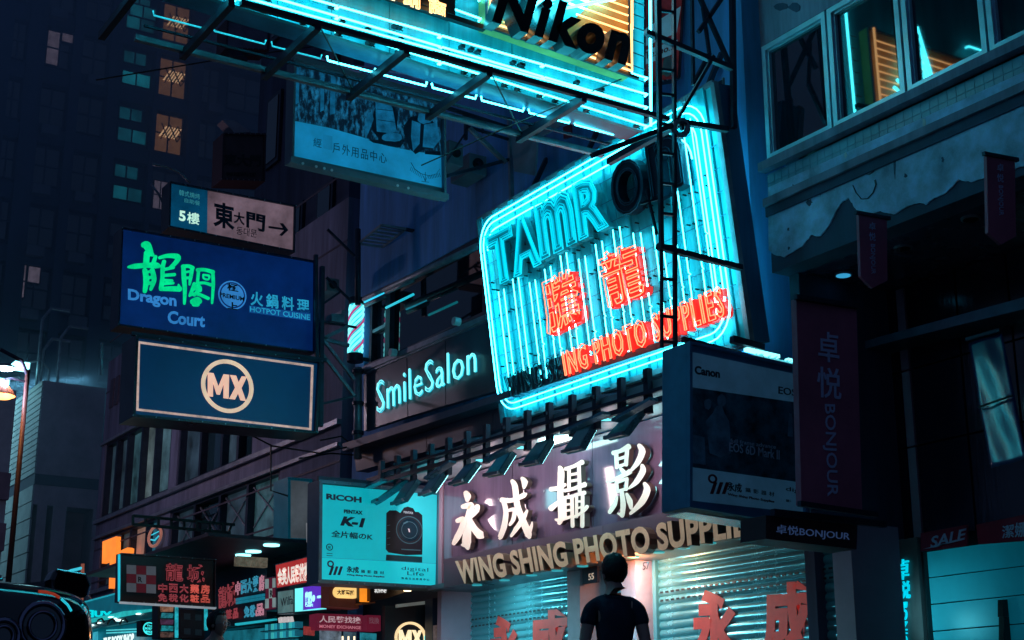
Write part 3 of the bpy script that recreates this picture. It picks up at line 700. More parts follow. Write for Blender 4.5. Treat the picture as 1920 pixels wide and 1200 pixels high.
# curved bracket arms over the korean sign
cb = thing('gooseneck_arm', (5, 20, 8), 'thin curved steel arms arching above the korean sign', 'bracket')
pl = PY(19.6)
for pts in ([(286, 308), (310, 312), (335, 322), (350, 336), (357, 343)], [(284, 346), (296, 362), (308, 385), (313, 404)]): MB().tube(line(pl, pts), .018, 6).build('arm', 'steel_l', cb, smooth=True)
# ============================================================ osprey outdoor gear billboard
pl, r = blade('outdoor_gear_billboard', 'blue lit billboard of hikers in a forest hanging under the neon frame', 14.6, [(547, 114), (831, 194), (832, 371), (543, 303)], .14, mat('blue_sign_frame', (.16, .22, .26), .4, var=.3), None, 4, fd=.05)
def forest_mat():
    m = bpy.data.materials.new('printed_forest_photo'); m.use_nodes = True; n = m.node_tree.nodes; l = m.node_tree.links; b = n['Principled BSDF']
    tc = n.new('ShaderNodeTexCoord'); mp = n.new('ShaderNodeMapping'); l.new(tc.outputs['Object'], mp.inputs[0]); mp.inputs['Scale'].default_value = (9, 1, 4)
    n1 = n.new('ShaderNodeTexNoise'); n1.inputs['Scale'].default_value = 1.6; n1.inputs['Detail'].default_value = 9; n1.inputs['Roughness'].default_value = .75; l.new(mp.outputs[0], n1.inputs[0])
    r1 = n.new('ShaderNodeValToRGB'); r1.color_ramp.elements[0].position = .47; r1.color_ramp.elements[0].color = (.002, .012, .03, 1)
    r1.color_ramp.elements[1].position = .64; r1.color_ramp.elements[1].color = (.02, .26, .5, 1); l.new(n1.outputs[0], r1.inputs[0])
    l.new(r1.outputs[0], b.inputs['Base Color']); b.inputs['Roughness'].default_value = .6
    l.new(r1.outputs[0], b.inputs['Emission Color']); b.inputs['Emission Strength'].default_value = .45  # emission put in for floodlight on the billboard
    MATS['forest'] = m; return m
fm = forest_mat()
pale = mat('pale_print_blue', (.06, .34, .50), .5, var=.45, scale=1.2, emit=(.004, .16, .34), es=.9)  # caption and mid-tone prints glow in place of floodlight
pdk = mat('print_dark', (.01, .03, .06), .5, var=0); pmid = mat('print_mid', (.03, .24, .40), .5, var=.6, scale=9, emit=(.005, .12, .26), es=.6)
slab('photo_print', pl, [(552, 121), (826, 198), (827, 290), (780, 284), (720, 272), (690, 260), (620, 240), (551, 226)], -.001, .003, fm, r)
slab('caption_print', pl, [(551, 226.5), (620, 240.5), (690, 260.5), (720, 272.5), (780, 284.5), (827, 290.5), (828, 352), (549, 292)], -.001, .003, pale, r)
for x0, x1 in ((556, 561), (602, 608), (620, 629)): slab('tree_trunk_print', pl, [(x0, 124+(x0-552)*.27), (x1, 125+(x1-552)*.27), (x1-1, 190+(x1-552)*.3), (x0-2, 195+(x0-552)*.3)], .004, .005, pmid, r)
def blob(cx, cy, rx, ry, n=14, k=.12): return [(cx+rx*math.cos(2*math.pi*i/n)*(1+random.uniform(-k, k)), cy+ry*math.sin(2*math.pi*i/n)*(1+random.uniform(-k, k))) for i in range(n)]
for P, mm, dd in ((blob(722, 228, 26, 38), pdk, .006), ([(704, 190), (712, 184), (728, 186), (736, 205), (743, 247), (730, 250), (706, 247), (704, 215)], pmid, .008), (blob(735, 257, 20, 9), pmid, .009),
                  ([(690, 212), (697, 210), (700, 224), (690, 250), (684, 262), (683, 236)], pmid, .008), (blob(786, 250, 30, 36), pdk, .006), (blob(797, 221, 15, 11), pmid, .008),
                  ([(772, 226), (788, 232), (786, 270), (774, 284), (770, 256)], pmid, .008), ([(795, 234), (818, 230), (825, 262), (812, 278), (792, 276)], pmid, .008), ([(690, 262), (760, 262), (750, 277), (700, 268)], pdk, .005), ([(797, 282), (826, 284), (826, 292), (796, 289)], pdk, .006)):
    slab('hiker_print', pl, P, dd-.002, dd, mm, r)
for a, b in (((706, 205), (740, 209)), ((708, 225), (742, 230))): MB().bar(pl.at(*a, .010), pl.at(*b, .010), .008, .004).build('strap_print', pdk, r)
pk_ = mat('caption_ink', (.015, .05, .09), .5, var=0)
text('caption', '經', [(588, 258), (603, 261), (603, 277), (588, 274)], pl, pk_, r, -.008, .006)
text('caption', '戶外用品中心', [(624, 266), (725, 288), (725, 307), (624, 286)], pl, pk_, r, -.008, .006, track=.1)
slab('patch', pl, [(606, 252), (623, 256), (623, 282), (606, 278)], .004, .005, mat('faded_patch', (.05, .28, .42), .5, emit=(.004, .13, .28), es=.85), r)  # patch glows with the caption, same stand-in for floodlight
mb = MB()
for s_ in (-1, 1):
    P = [(797+s_*27, 313+s_*6-2), (797+s_*20, 322+s_*5), (797+s_*8, 328+s_*2), (797, 328)]
    for a, b in zip(P, P[1:]): mb.bar(pl.at(*a, .006), pl.at(*b, .006), .009, .003)
    for t in range(8):
        x = 797+s_*(5+t*3); y = 328-t*1.3+s_*(1+t*.7); mb.bar(pl.at(x, y, .006), pl.at(x+s_*2.5, y+7, .006), .005, .003)
for a, b in (((797, 323), (797, 338)), ((793, 330), (797, 340)), ((801, 331), (797, 340)), ((790, 340), (804, 342))): mb.bar(pl.at(*a, .006), pl.at(*b, .006), .007, .003)
mb.build('bird_emblem', pk_, r)
MB().bar(pl.at(538, 304, .06), pl.at(833, 374, .06), .10, .07).build('bottom_gutter', mat('blue_sign_frame', (0, 0, 0)), r)
MB().bar(pl.at(545, 110, .05), pl.at(833, 192, .05), .07, .06).build('top_gutter', mat('blue_sign_frame', (0, 0, 0)), r)
for px in (560, 585, 600, 614, 737, 757): MB().disc(pl.at(px, 309+(px-545)*.232, .1), (0, -1, 0), .016, .02, 8).build('bolt_glint', 'white', r)
# ============================================================ big leaning neon panel
XT = XF-.35; A_ = PX(XT).at(945, 792); B_ = PX(XT).at(1408, 640)
e_ = (B_-A_).normalized(); e_ = Vector((0, e_.y, 0)).normalized()
best = None
for i in range(0, 160):
    ph = RAD(i*.15); upv = Vector((-math.sin(ph), 0, math.cos(ph))); nn = upv.cross(e_)
    if nn.x > 0: nn = -nn
    P_ = Plane(A_, nn); v_ = P_.at(900, 412)-A_; sc = abs(v_.normalized().dot(e_))
    if best is None or sc < best[0]: best = (sc, i*.15, P_)
pN = best[2]; TLN = best[1]
nb_ = thing('photo_shop_neon_sign', (A_+B_)/2, 'huge leaning cyan neon panel with red characters and red lettering above the shuttered shop', 'neon sign')
qN = [(899, 413), (1339, 156), (1407, 641), (944, 793)]
fN = quadmap(pN, qN)
Wn = (fN(1, .5)-fN(0, .5)).length; Hn = (fN(.5, 1)-fN(.5, 0)).length
mb = MB(); ng = 38
for i in range(ng):
    u0, u1 = i/ng, (i+1)/ng; g = .0012
    d = .02 if i % 3 else .045
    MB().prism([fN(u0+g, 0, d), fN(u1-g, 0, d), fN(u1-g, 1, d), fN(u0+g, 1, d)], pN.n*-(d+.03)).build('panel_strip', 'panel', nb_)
MB().prism([fN(0, 0, -.031), fN(1, 0, -.031), fN(1, 1, -.031), fN(0, 1, -.031)], pN.n*-.22).build('sign_box', 'panel_d', nb_)
for a, b in (((0, 1), (1, 1)), ((0, 0), (1, 0)), ((0, 0), (0, 1)), ((1, 0), (1, 1))):
    MB().bar(fN(*a, .0), fN(*b, .0), .06).build('edge_frame', 'steel_l', nb_)
def rrect(i_, rad, seg=6, ul=0.0):
    U0, U1, V0, V1 = i_/Wn, 1-i_/Wn, i_/Hn, 1-i_/Hn; ru, rv = rad/Wn, rad/Hn; P = []
    for cu, cv, a0 in ((U1-ru, V1-rv, 0), (U0+ru, V1-rv, 90), (U0+ru, V0+rv, 180), (U1-ru, V0+rv, 270)):
        for k in range(seg+1): a = RAD(a0+90*k/seg); P.append((cu+ru*math.cos(a), cv+rv*math.sin(a)))
    return P
for ins, rad in ((.10, .34), (.17, .28), (.26, .22)):
    P = rrect(ins, rad)
    for s0, s1 in ((0, 13), (13, 20), (20, 27), (26, 30)):
        seg = [P[k % 28] for k in range(s0, s1+1)]
        if ins > .2 and s0 in (13, 20): continue
        MB().tube([fN(u, v, .10) for u, v in seg], .0085, 6).build('neon_tube', 'tube', nb_, smooth=True)
for ins, rad in ((.36, .30), (.46, .24)):
    P = rrect(ins, rad); MB().tube([fN(u, v, .10) for u, v in P[0:5]], .009, 6).build('neon_tube', 'tube', nb_, smooth=True)
for P in ([(.02, .04), (.02, .97)], [(.95, .05), (.95, .93)], [(.04, .03), (.93, .03)]):
    MB().tube([fN(u, v, -.275) for u, v in P], .016, 6).build('edge_tube', 'tube', nb_, smooth=True)  # unseen tubes added behind the box to light the wall
npair = 12
for i in range(npair):
    for s_ in (0, 1):
        u = .085+i*.0745+s_*.027
        vt = .60+.03*math.sin(i*2.1) if u < .70 else (.90 if u > .84 else .56)
        vb = .105+.01*s_
        if u > .94: continue
        kink = random.uniform(.25, .5)
        MB().tube([fN(u, vb, .10), fN(u, vt*kink, .10), fN(u+.003*s_, vt*kink+.004, .085), fN(u, vt*kink+.012, .10), fN(u, vt, .10)], .0068, 6).build('neon_tube', 'tube', nb_, smooth=True)
        MB().tube([fN(u, vb-.004, .10), fN(u, vb-.01, .03)], .014, 5).build('tube_end', 'tube_dim', nb_)
random.seed(21); mb = MB()
for i in range(46):
    for v in (.12, .25, .38, .5, .62, .66):
        u = .05+i*.02
        if random.random() < .5: continue
        c = fN(u, v+random.uniform(-.01, .01), .05); mb.box(c.x-.04, c.x+.01, c.y-.007, c.y+.007, c.z-.007, c.z+.007)
tag(mb.build('tube_clip', 'black', nb_), kind='stuff')
for k in range(9): 
    v = .13+k*.09
    MB().bar(fN(.01, v, .046), fN(.99, v, .046), .008, .006).build('panel_seam', 'panel_d', nb_)
def bq(x0, yt, w_, h, sl=.52, sh=.13): return [(x0, yt), (x0+w_, yt-sl*w_), (x0+w_+sh*h, yt-sl*w_+h), (x0+sh*h, yt+h)]
for ch, q in (('T', bq(909, 443, 48, 98)), ('A', bq(951, 420, 50, 100)), ('m', bq(1001, 384, 66, 104)), ('R', bq(1073, 347, 54, 104))):
    text('cyan_letter', ch, [(x+3, y+2) for x, y in q], pN, mat('cyan_letter_face', (.06, .50, .56), .35, var=.2), nb_, .05, .05, .07)
    neon('letter_tube', ch, q, pN, mat('neon_teal', (.1, .7, .8), .2, emit=(.0, .62, .80), es=1.25, var=0), nb_, bold=.05, d=.14, r=.009, insets=(0, -.035), frame=.05)
    neon('letter_tube', ch, q, pN, mat('neon_teal2', (.1, .7, .8), .2, emit=(.0, .5, .68), es=.9, var=0), nb_, bold=-.015, d=.14, r=.007, frame=.05)
for ch, q in (('O', bq(1140, 315, 58, 100)), ('n', bq(1208, 272, 62, 106))):
    text('unlit_letter', ch, q, pN, mat('unlit_letter_face', (.004, .018, .04), .3, var=.2), nb_, .035, .05, .12, res=5)
    neon('letter_tube', ch, q, pN, mat('neon_unlit_grey', (.05, .16, .24), .2, var=0), nb_, bold=.03, d=.18, r=.007, insets=(0, -.03), res=4, frame=.035)
for ch, q in (('騰', [(1012, 528), (1074, 500), (1093, 596), (1027, 629)]), ('龍', [(1119, 479), (1191, 450), (1209, 549), (1137, 578)])):
    q2 = [(x+5, y+3) for x, y in q]
    text('red_character', ch, q2, pN, 'redp', nb_, .012, .05, .09)
    neon('character_tube', ch, q, pN, 'tube_red', nb_, bold=.010, d=.19, r=.0065, n=5)
qs = [(945, 706), (1349, 536), (1359, 592), (951, 746)]
q2 = [(x+5, y+2) for x, y in qs]
lo = text('red_letter', 'WING SHING PHOTO SUPPLIES', q2, pN, 'redp', nb_, .028, .05, .09, each=True, track=.10)
ln = neon('letter_tube', 'WING SHING PHOTO SUPPLIES', qs, pN, 'tube_red', nb_, bold=.012, d=.19, r=.0065, track=.11)
ud = mat('unlit_teal_letter', (.01, .07, .10), .4, var=.2)
for o in lo[:6]: o.data.materials[0] = ud; o.name = 'unlit_letter'
for o in ln[:6]: o.data.materials[0] = M['tube_off']
# truss behind its top edge
tr = thing('sign_support_frame', fN(.5, 1, -.4), 'dark lattice steel frame carrying the top of the leaning cyan neon panel', 'frame')
for k in range(46):
    u = k/45; a = fN(u, 1.0, -.12); MB().bar(a, a+Vector((0, 0, .07)), .022).build('tooth', 'steel_l', tr)
MB().bar(fN(-.02, 1.012, -.12), fN(1.0, 1.012, -.12), .03).build('rail', 'steel', tr)
for u in (.1, .35, .6, .85):
    a = fN(u, .95, -.26); MB().bar(a, Vector((XF, a.y, a.z+.9)), .05).build('stay', 'steel', tr); a = fN(u, .1, -.26); MB().bar(a, Vector((XF, a.y, a.z)), .05).build('stay', 'steel', tr)
# ============================================================ camera brand neon sign across the street
YK0 = 10.2; zc = PY(YK0).at(1204, 210).z; YK = PZ(zc).at(1207, 246).y; YK2 = PZ(zc).at(1110, 285).y
pK = PY(YK)
nk = thing('camera_brand_neon_sign', pK.at(900, 60), 'long cyan neon board overhead with a yellow box holding black slanted letters', 'neon sign')
def kb(x): return 3+(x-420)*.3087               # bottom edge of the board in photo pixels
def kl(x, dy): return (x, kb(x)-dy*(1+0*(x)))
xs_ = [-150, 60, 250, 420, 520, 622, 730, 842, 960, 1080, 1208]
TOP = 560
for a, b in zip(xs_, xs_[1:]):
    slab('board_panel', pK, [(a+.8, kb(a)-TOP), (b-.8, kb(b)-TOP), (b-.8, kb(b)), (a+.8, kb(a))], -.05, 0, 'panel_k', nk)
slab('back_panel', pK, [(-150, kb(-150)-TOP), (1208, kb(1208)-TOP), (1208, kb(1208)-2), (-150, kb(-150)-2)], -.30, -.051, 'panel_d', nk)
def ktube(x0, x1, f, m_='tube', r=.0105, d=.09, name='neon_tube'):
    n_ = max(1, int((x1-x0)/190)); 
    for i in range(n_):
        a = x0+(x1-x0)*i/n_; b = x0+(x1-x0)*(i+1)/n_-(3 if i < n_-1 else 0)
        MB().tube([pK.at(a, f(a), d-.05), pK.at(a+.5, f(a), d), pK.at(b-.5, f(b), d), pK.at(b, f(b), d-.05)], r, 6).build(name, m_, nk, smooth=True)
ktube(-140, 1204, lambda x: kb(x)-2)
ktube(-140, 1204, lambda x: kb(x)-24-(x-420)*.017)
ktube(-140, 1204, lambda x: kb(x)-46-(x-600)*.026)
ktube(-140, 893, lambda x: 43+(x-893)*.36)
ktube(1168, 1204, lambda x: 142+(x-1168)*.31)
for k in range(1, 8):
    ktube(-140, 893, lambda x, k=k: 43+(x-893)*.36-k*38, 'tube' if k % 2 else 'tube_dim')
MB().tube([pK.at(1207.5, -340, .10), pK.at(1208, 100, .10), pK.at(1208.5, 243, .10)], .014, 6).build('neon_tube', 'tube', nk, smooth=True)
for k in range(11): y = -60+k*24; MB().tube(line(pK, [(1181, y-6), (1203, y+2)], .05), .006, 5).build('tube_bracket', 'tube_off', nk)
# yellow box
yq = [(897, -181), (1166, -89), (1166, 153), (897, 60)]
yb_ = slab('yellow_box', pK, yq, .001, .12, 'panel_y', nk)
frame_bars('box_frame', pK, yq, 2.5, .12, .15, 'tube_off', nk)
def yl(x, k): return 60+(x-897)*.342-k
MB().tube(line(pK, [(900, -175), (900, yl(900, 4)), (1030, yl(1030, 4)), (1163, yl(1163, 4)), (1162, 60)], .19), .013, 6).build('box_tube', 'tube_or', nk, smooth=True)
MB().tube(line(pK, [(925, yl(925, 14)), (1162, yl(1162, 14))], .19), .012, 6).build('box_tube', 'tube_or', nk, smooth=True)
for k in range(2, 14): MB().tube(line(pK, [(905 if k > 7 else 1020+(7-k)*14, yl(905 if k > 7 else 1020+(7-k)*14, 14+k*15.5)), (1158, yl(1158, 14+k*15.5))], .17), .010, 6).build('box_tube', 'tube_or', nk, smooth=True)
MB().tube(line(pK, [(1162, -86), (1162, 70)], .2), .014, 6).build('box_tube', 'tube_or', nk, smooth=True)
MB().tube(line(pK, [(902, 56), (902, -100)], .2), .012, 6).build('box_tube', 'tube', nk, smooth=True)
for k in range(7): MB().tube(line(pK, [(905, 50-k*14), (922, 53-k*14), (922, 45-k*14), (906, 43-k*14)], .17), .009, 5).build('box_tube', 'tube', nk, smooth=True)
for k in range(9):
    a0 = (925+k*9, 55-k*3); b0 = (1128-k*9, 14-k*21)
    MB().tube(line(pK, [a0, ((a0[0]+b0[0])/2, (a0[1]+b0[1])/2), b0], .21), [.010, .014, .018], 6).build('ray_tube', 'tube', nk, smooth=True)
slab('tube_backing', pK, [(905, -60), (980, -40), (1090, 20), (1060, 50), (990, 60), (925, 42), (905, 40)], .121, .13, 'panel', nk)
qk = [(945, -34), (1192, 44), (1173, 124), (922, 41)]
text('black_letter', 'Nikon', qk, pK, 'letter_b', nk, .045, .20, .16, each=True, track=.075, res=5)
for (ch, x, y) in (('商', 805, -4), ('銷', 757, -20), ('經', 709, -37), ('總', 661, -53)):
    slab('character_plate', pK, [(x-5, y-6), (x+34, y+7), (x+34, y+44), (x-5, y+31)], .0, .14, 'black', nk)
    neon('character_tube', ch, [(x-1, y-1), (x+31, y+10), (x+31, y+38), (x-1, y+27)], pK, 'tube_or', nk, bold=.01, d=.19, r=.007)
MB().bar(pK.at(650, -18, .1), pK.at(897, 62, .1), .05).build('ledge', 'black', nk)
MB().bar(pK.at(897, 60, .14), pK.at(1180, 157, .14), .03).build('ledge', 'black', nk)
mb = MB()
for k in range(60):
    x = random.uniform(300, 1190); off = random.choice((4, 28, 50)); c = pK.at(x, kb(x)-off+4, .04)
    mb.box(c.x-.02, c.x+.02, c.y-.05, c.y+.01, c.z-.014, c.z+.014); mb.tube([c, c+Vector((.03, -.03, -.03))], .006, 4)
tag(mb.build('tube_clip', 'black', nk), kind='stuff')
# catwalk under it
cw = thing('sign_catwalk', (pK.at(900, 150).x, YK, zc), 'dark open steel catwalk frame crossing under the cyan overhead board', 'catwalk')
pz = PZ(zc)
fr0 = PY(YK0); bxs = (470, 615, 775, 925, 1085, 1246)
def onz(px, py): return pz.at(px, py)
a, b = onz(480, -26), onz(1250, 225); MB().bar(Vector((a.x, YK0, zc)), Vector((b.x, YK0, zc)), .045).build('front_rail', 'steel', cw)
MB().tube([Vector((a.x, YK0-.01, zc+.05)), Vector((onz(1204, 210).x, YK0-.01, zc+.05))], .010, 6).build('neon_tube', 'tube', cw, smooth=True)
a, b = onz(280, 38), onz(1130, 290); MB().bar(Vector((a.x, YK2, zc)), Vector((b.x, YK2, zc)), .05).build('rear_rail', 'steel_l', cw)
Y3 = pz.at(1166, 260).y
xa_, xb_ = pz.at(313, 0).x, pz.at(1160, 258).x
n_ = 9
for i in range(n_):
    a = xa_+(xb_-xa_)*i/n_; b = xa_+(xb_-xa_)*(i+1)/n_-.05
    MB().tube([(a, Y3, zc+.06), (a+.01, Y3, zc+.02), (b-.01, Y3, zc+.02), (b, Y3, zc+.06)], .0095 if i > 2 else .008, 6).build('neon_tube', 'tube' if i > 2 else 'tube_dim', cw, smooth=True)
for px, py in ((295, -72), (455, -24), (615, 25), (775, 78), (925, 125), (1085, 185), (1246, 240)):
    p = onz(px, py); MB().bar((p.x, YK0-.02, zc-.03), (p.x, YK2+.06, zc-.03), .055, .07).build('cross_beam', 'steel', cw)
MB().bar((pz.at(313, 0).x, (Y3+YK2)/2, zc+.02), (pz.at(1140, 275).x, (Y3+YK2)/2, zc+.02), .02).build('rear_rail', 'steel', cw)
for px, py, qx, qy in ((615, 25, 690, 150), (925, 125, 960, 262), (1085, 185, 1000, 260)):
    a = onz(px, py); b = onz(qx, qy); MB().tube([(a.x, YK0, zc+.02), (b.x, YK2, zc+.02)], .008, 5).build('cable', 'black', cw)
MB().tube([pK.at(1130, 170, .3), pK.at(930, 250, .1), pK.at(790, 310, .0)], .006, 4).build('cable', 'black', cw)
# pink conduit above the billboard
pc = thing('conduit', PY(14.3).at(650, 120), 'thin mauve conduit running above the hiking billboard', 'conduit')
MB().tube(line(PY(14.3), [(548, 98), (610, 112), (670, 134), (700, 130)]), .018, 6).build('pipe', mat('mauve_conduit', (.45, .2, .4), .4), pc)
MB().tube(line(PY(14.3), [(640, 120), (700, 128), (760, 138), (800, 152)]), .014, 6).build('pipe', mat('mauve_conduit', (0, 0, 0)), pc)
# ============================================================ ladder mast and trusses right of the overhead board
ms = thing('ladder_mast', PY(9.9).at(1250, 500), 'tall dark ladder mast standing in front of the cyan neon panel', 'mast')
pM = PY(9.9)
for a, b, w_ in (((1236, -200), (1241, 652), .024), ((1263, -200), (1266, 652), .032)): MB().bar(pM.at(*a), pM.at(*b), w_).build('upright', 'steel', ms)
MB().bar(pM.at(1224, -100, .05), pM.at(1234, 470, .05), .035).build('upright', 'steel', ms)
for y in (20, 75, 130, 176, 232, 287, 343, 400, 460, 522, 592, 640): MB().bar(pM.at(1238, y), pM.at(1264, y+3), .025).build('rung', 'steel', ms)
for a, b, w_ in (((1232, 462), (1390, 502), .05), ((1268, 228), (1364, 243), .05), ((1260, 236), (1110, 292), .045), ((1265, 232), (1338, 105), .03), ((1210, 60), (1372, 128), .05), ((1280, 636), (1400, 668), .045), ((1212, 355), (1232, 440), .02), ((1200, 382), (1236, 372), .02)):
    MB().bar(pM.at(*a), pM.at(*b), w_).build('brace', 'steel', ms)
x_ = thing('truss', PY(10.6).at(1330, 90), 'dark crossed steel truss against the blue wall between the neon panel and the windows', 'truss')
pM2 = PY(10.4)
for a, b, w_ in (((1305, -20), (1372, 130), .04), ((1365, -20), (1310, 60), .04), ((1318, 15), (1330, 100), .03), ((1330, 100), (1300, 160), .04), ((1372, -100), (1376, 240), .05), ((1296, -100), (1300, 160), .03)):
    MB().bar(pM2.at(*a), pM2.at(*b), w_).build('strut', 'steel', x_)
P = [(1276+13*math.cos(a*.5), 240+14*math.sin(a*.5)) for a in range(13)]
rg = thing('hanging_ring', pM.at(1277, 240), 'steel ring hanging at the upper right of the cyan neon panel', 'ring')
MB().tube(line(pM, P), .03, 8, closed=True).build('ring', 'steel_l', rg, smooth=True); MB().bar(pM.at(1277, 222), pM.at(1279, 244), .03).build('hook', 'steel', rg)
# poster behind the board's right end
pl, r = blade('red_white_poster', 'red and white poster with a phone line seen behind the end of the overhead board', 11.7, [(1205, -60), (1283, -60), (1272, 150), (1205, 160)], .1, 'steel', mat('poster_red', (.35, .05, .06), .6, var=.95, scale=7, emit=(.10, .012, .015), es=.4), 2)  # weak emission in poster and bands lifts them out of the dark
slab('white_band', pl, [(1208, 55), (1276, 12), (1268, 62), (1208, 88)], .005, .007, mat('poster_white', (.4, .6, .7), .6, var=.3, emit=(.08, .2, .25), es=.4), r)
slab('white_band', pl, [(1208, 95), (1270, 75), (1266, 100), (1208, 122)], .005, .007, mat('poster_white', (0, 0, 0)), r)
text('print', 'Te: no.7', [(1209, 98), (1267, 80), (1265, 92), (1209, 112)], pl, mat('poster_ink', (.5, .02, .02), .6), r, .01, .009)
slab('face_print', pl, blob(1252, 125, 12, 20), .008, .009, mat('poster_skin', (.5, .22, .2), .6), r)
slab('face_print', pl, blob(1240, 134, 7, 8), .009, .0105, mat('poster_skin2', (.55, .28, .2), .6), r)
# banners and bits on the dark wall under the overhead board
pW = PX(XF-.3)
bn = thing('white_wall_banner', pW.at(1000, 270), 'pale slanted wall banner with dark characters under the overhead board', 'banner')
slab('cloth', pW, [(958, 246), (1075, 205), (1077, 222), (1010, 262), (1006, 330), (966, 322)], 0, .02, mat('banner_cloth', (.36, .46, .52), .7, var=.35), bn)
text('print', 'X', [(966, 244), (976, 241), (976, 262), (966, 265)], pW, 'black', bn, .02, .024)
text('print', '化mm', [(990, 232), (1025, 220), (1025, 230), (990, 243)], pW, 'black', bn, .0, .024)
text('print', '宿舍按', [(985, 252), (1012, 240), (1012, 250), (985, 262)], pW, 'black', bn, .0, .024)
slab('number_plate', pW, [(1062, 240), (1076, 234), (1076, 258), (1063, 262)], .02, .05, mat('plate_red', (.4, .02, .04), .5), bn)
fs_ = thing('steel_bracket_frame', PY(14.9).at(890, 250), 'pale steel bracket frame to the right of the hiking billboard', 'bracket')
pq = PY(14.9)
for a, b, w_ in (((832, 200), (955, 240), .04), ((874, 215), (873, 262), .04), ((868, 218), (950, 246), .03), ((872, 236), (956, 262), .03), ((905, 222), (905, 250), .02), ((880, 240), (948, 305), .05), ((838, 330), (952, 300), .04), ((832, 206), (835, 300), .03), ((835, 306), (872, 250), .02), ((955, 225), (962, 470), .05), ((952, 300), (1000, 276), .03)):
    MB().bar(pq.at(*a), pq.at(*b), w_).build('strut', 'steel_l' if w_ > .045 else 'steel', fs_)
def ac(q, label, y):
    pl = PY(y); c = pl.at(*q[0]); r = thing('air_conditioner', c, label, 'air conditioner', 'air conditioners on the dark wall')
    slab('casing', pl, q, -.5, 0, mat('ac_casing', (.22, .24, .28), .6, var=.3), r)
    cx = sum(p[0] for p in q)/4; cy = sum(p[1] for p in q)/4; w_ = abs(q[1][0]-q[0][0])
    cc = pl.at(cx, cy, .001); rr = (pl.at(cx+w_*.3, cy)-pl.at(cx, cy)).length
    MB().disc(cc, pl.n, rr, .02, 18).build('fan_grille', 'black', r); MB().disc(cc+pl.n*.021, pl.n, rr*.3, .02, 10).build('fan_hub', 'steel', r)
ac([(842, 262), (868, 270), (868, 312), (842, 304)], 'air conditioner box beside the right edge of the hiking billboard', 15.6)
ac([(880, 286), (912, 294), (912, 330), (880, 322)], 'air conditioner box behind the diagonal steel bracket', 15.9)
ac([(612, 520), (636, 524), (636, 548), (612, 544)], 'small air conditioner box left of the barber pole', 19.6)
rk = thing('slatted_rack', PZ(6.5).at(710, 440), 'small slatted steel rack seen from below above the salon window', 'rack')
zr_ = PX(XF-.5).at(716, 422).z; pr = PZ(zr_); cs_ = [pr.at(*p) for p in ((672, 457), (715, 422), (761, 429), (718, 463))]
for i in range(4): MB().bar(cs_[i], cs_[(i+1) % 4], .03).build('frame', 'steel_l', rk)
for i in range(1, 6):
    t = i/6; MB().bar(cs_[0].lerp(cs_[1], t), cs_[3].lerp(cs_[2], t), .05, .015).build('slat', 'steel_l', rk)
MB().bar(cs_[1], cs_[1]+Vector((.6, 0, 0)), .03).build('arm', 'steel', rk); MB().bar(cs_[2], cs_[2]+Vector((.6, 0, 0)), .03).build('arm', 'steel', rk)
for pts in ([(615, 440), (660, 485)], [(700, 395), (640, 330)], [(612, 372), (652, 440)], [(590, 210), (640, 330)]): pass
# ============================================================ photo shop: fascia
XS = XF-.3; ps = PX(XS)
sh = thing('photo_shop', (XF+1, ps.at(1100, 1000).y, 0), 'closed photo shop with mauve fascia, cream characters and two roller shutters', 'shop')
def ft(x): return 903-(x-833)*.303
def fm_(x): return 1053-(x-827)*.2085-(x-827)**2*.00002
for a, b in ((833, 960), (961, 1110), (1111, 1270), (1271, 1434)):
    slab('fascia_panel', ps, [(a, ft(a)), (b, ft(b)), (b, fm_(b)+3), (a, fm_(a)+3)], -.1, 0, 'mauve', sh)
slab('end_panel', ps, [(822, 908), (832, 903.5), (832, 1056), (822, 1058)], -.1, -.02, 'band', sh)
XL_ = XF-.45; pl2 = PX(XL_)
lb_t = [(826, 1050), (1000, 1012), (1240, 962), (1436, 921)]; lb_b = [(838, 1101), (1000, 1068), (1300, 1013), (1437, 985)]
def li(P, x):
    for (x0, y0), (x1, y1) in zip(P, P[1:]):
        if x <= x1: return y0+(y1-y0)*(x-x0)/(x1-x0)
    return P[-1][1]
for a, b in ((832, 980), (980.8, 1130), (1130.8, 1290), (1290.8, 1436)):
    slab('letter_band', pl2, [(a, li(lb_t, a)), (b, li(lb_t, b)), (b, li(lb_b, b)), (a, li(lb_b, a))], -.14, 0, 'mauve_b', sh)
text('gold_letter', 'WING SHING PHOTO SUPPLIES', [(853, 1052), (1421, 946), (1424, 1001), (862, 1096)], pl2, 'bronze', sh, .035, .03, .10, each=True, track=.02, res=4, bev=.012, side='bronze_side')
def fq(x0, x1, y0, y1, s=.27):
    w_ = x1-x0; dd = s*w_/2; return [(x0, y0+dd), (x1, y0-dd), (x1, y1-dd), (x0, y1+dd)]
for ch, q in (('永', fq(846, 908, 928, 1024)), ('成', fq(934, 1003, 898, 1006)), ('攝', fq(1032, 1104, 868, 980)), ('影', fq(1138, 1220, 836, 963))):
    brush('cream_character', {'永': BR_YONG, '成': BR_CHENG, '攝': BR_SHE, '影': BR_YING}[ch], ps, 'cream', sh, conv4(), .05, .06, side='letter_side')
random.seed(9)
for k_ in range(10):
    x_ = random.uniform(845, 1225); y_ = li(lb_t, x_)-random.uniform(8, 20) if False else fm_(x_)-random.uniform(3, 10)
    slab('rust_run', ps, [(x_, y_-random.uniform(8, 30)), (x_+1.2, y_-6), (x_+.9, y_), (x_-.2, y_)], .0005, .0015, mat('rust_run', (.10, .055, .07), .8), sh)
    c = ps.at(x_, fm_(x_)-random.uniform(30, 100), 0); MB().disc(c, (-1, 0, 0), .012, .008, 8).build('fixing_screw', 'steel_l', sh)
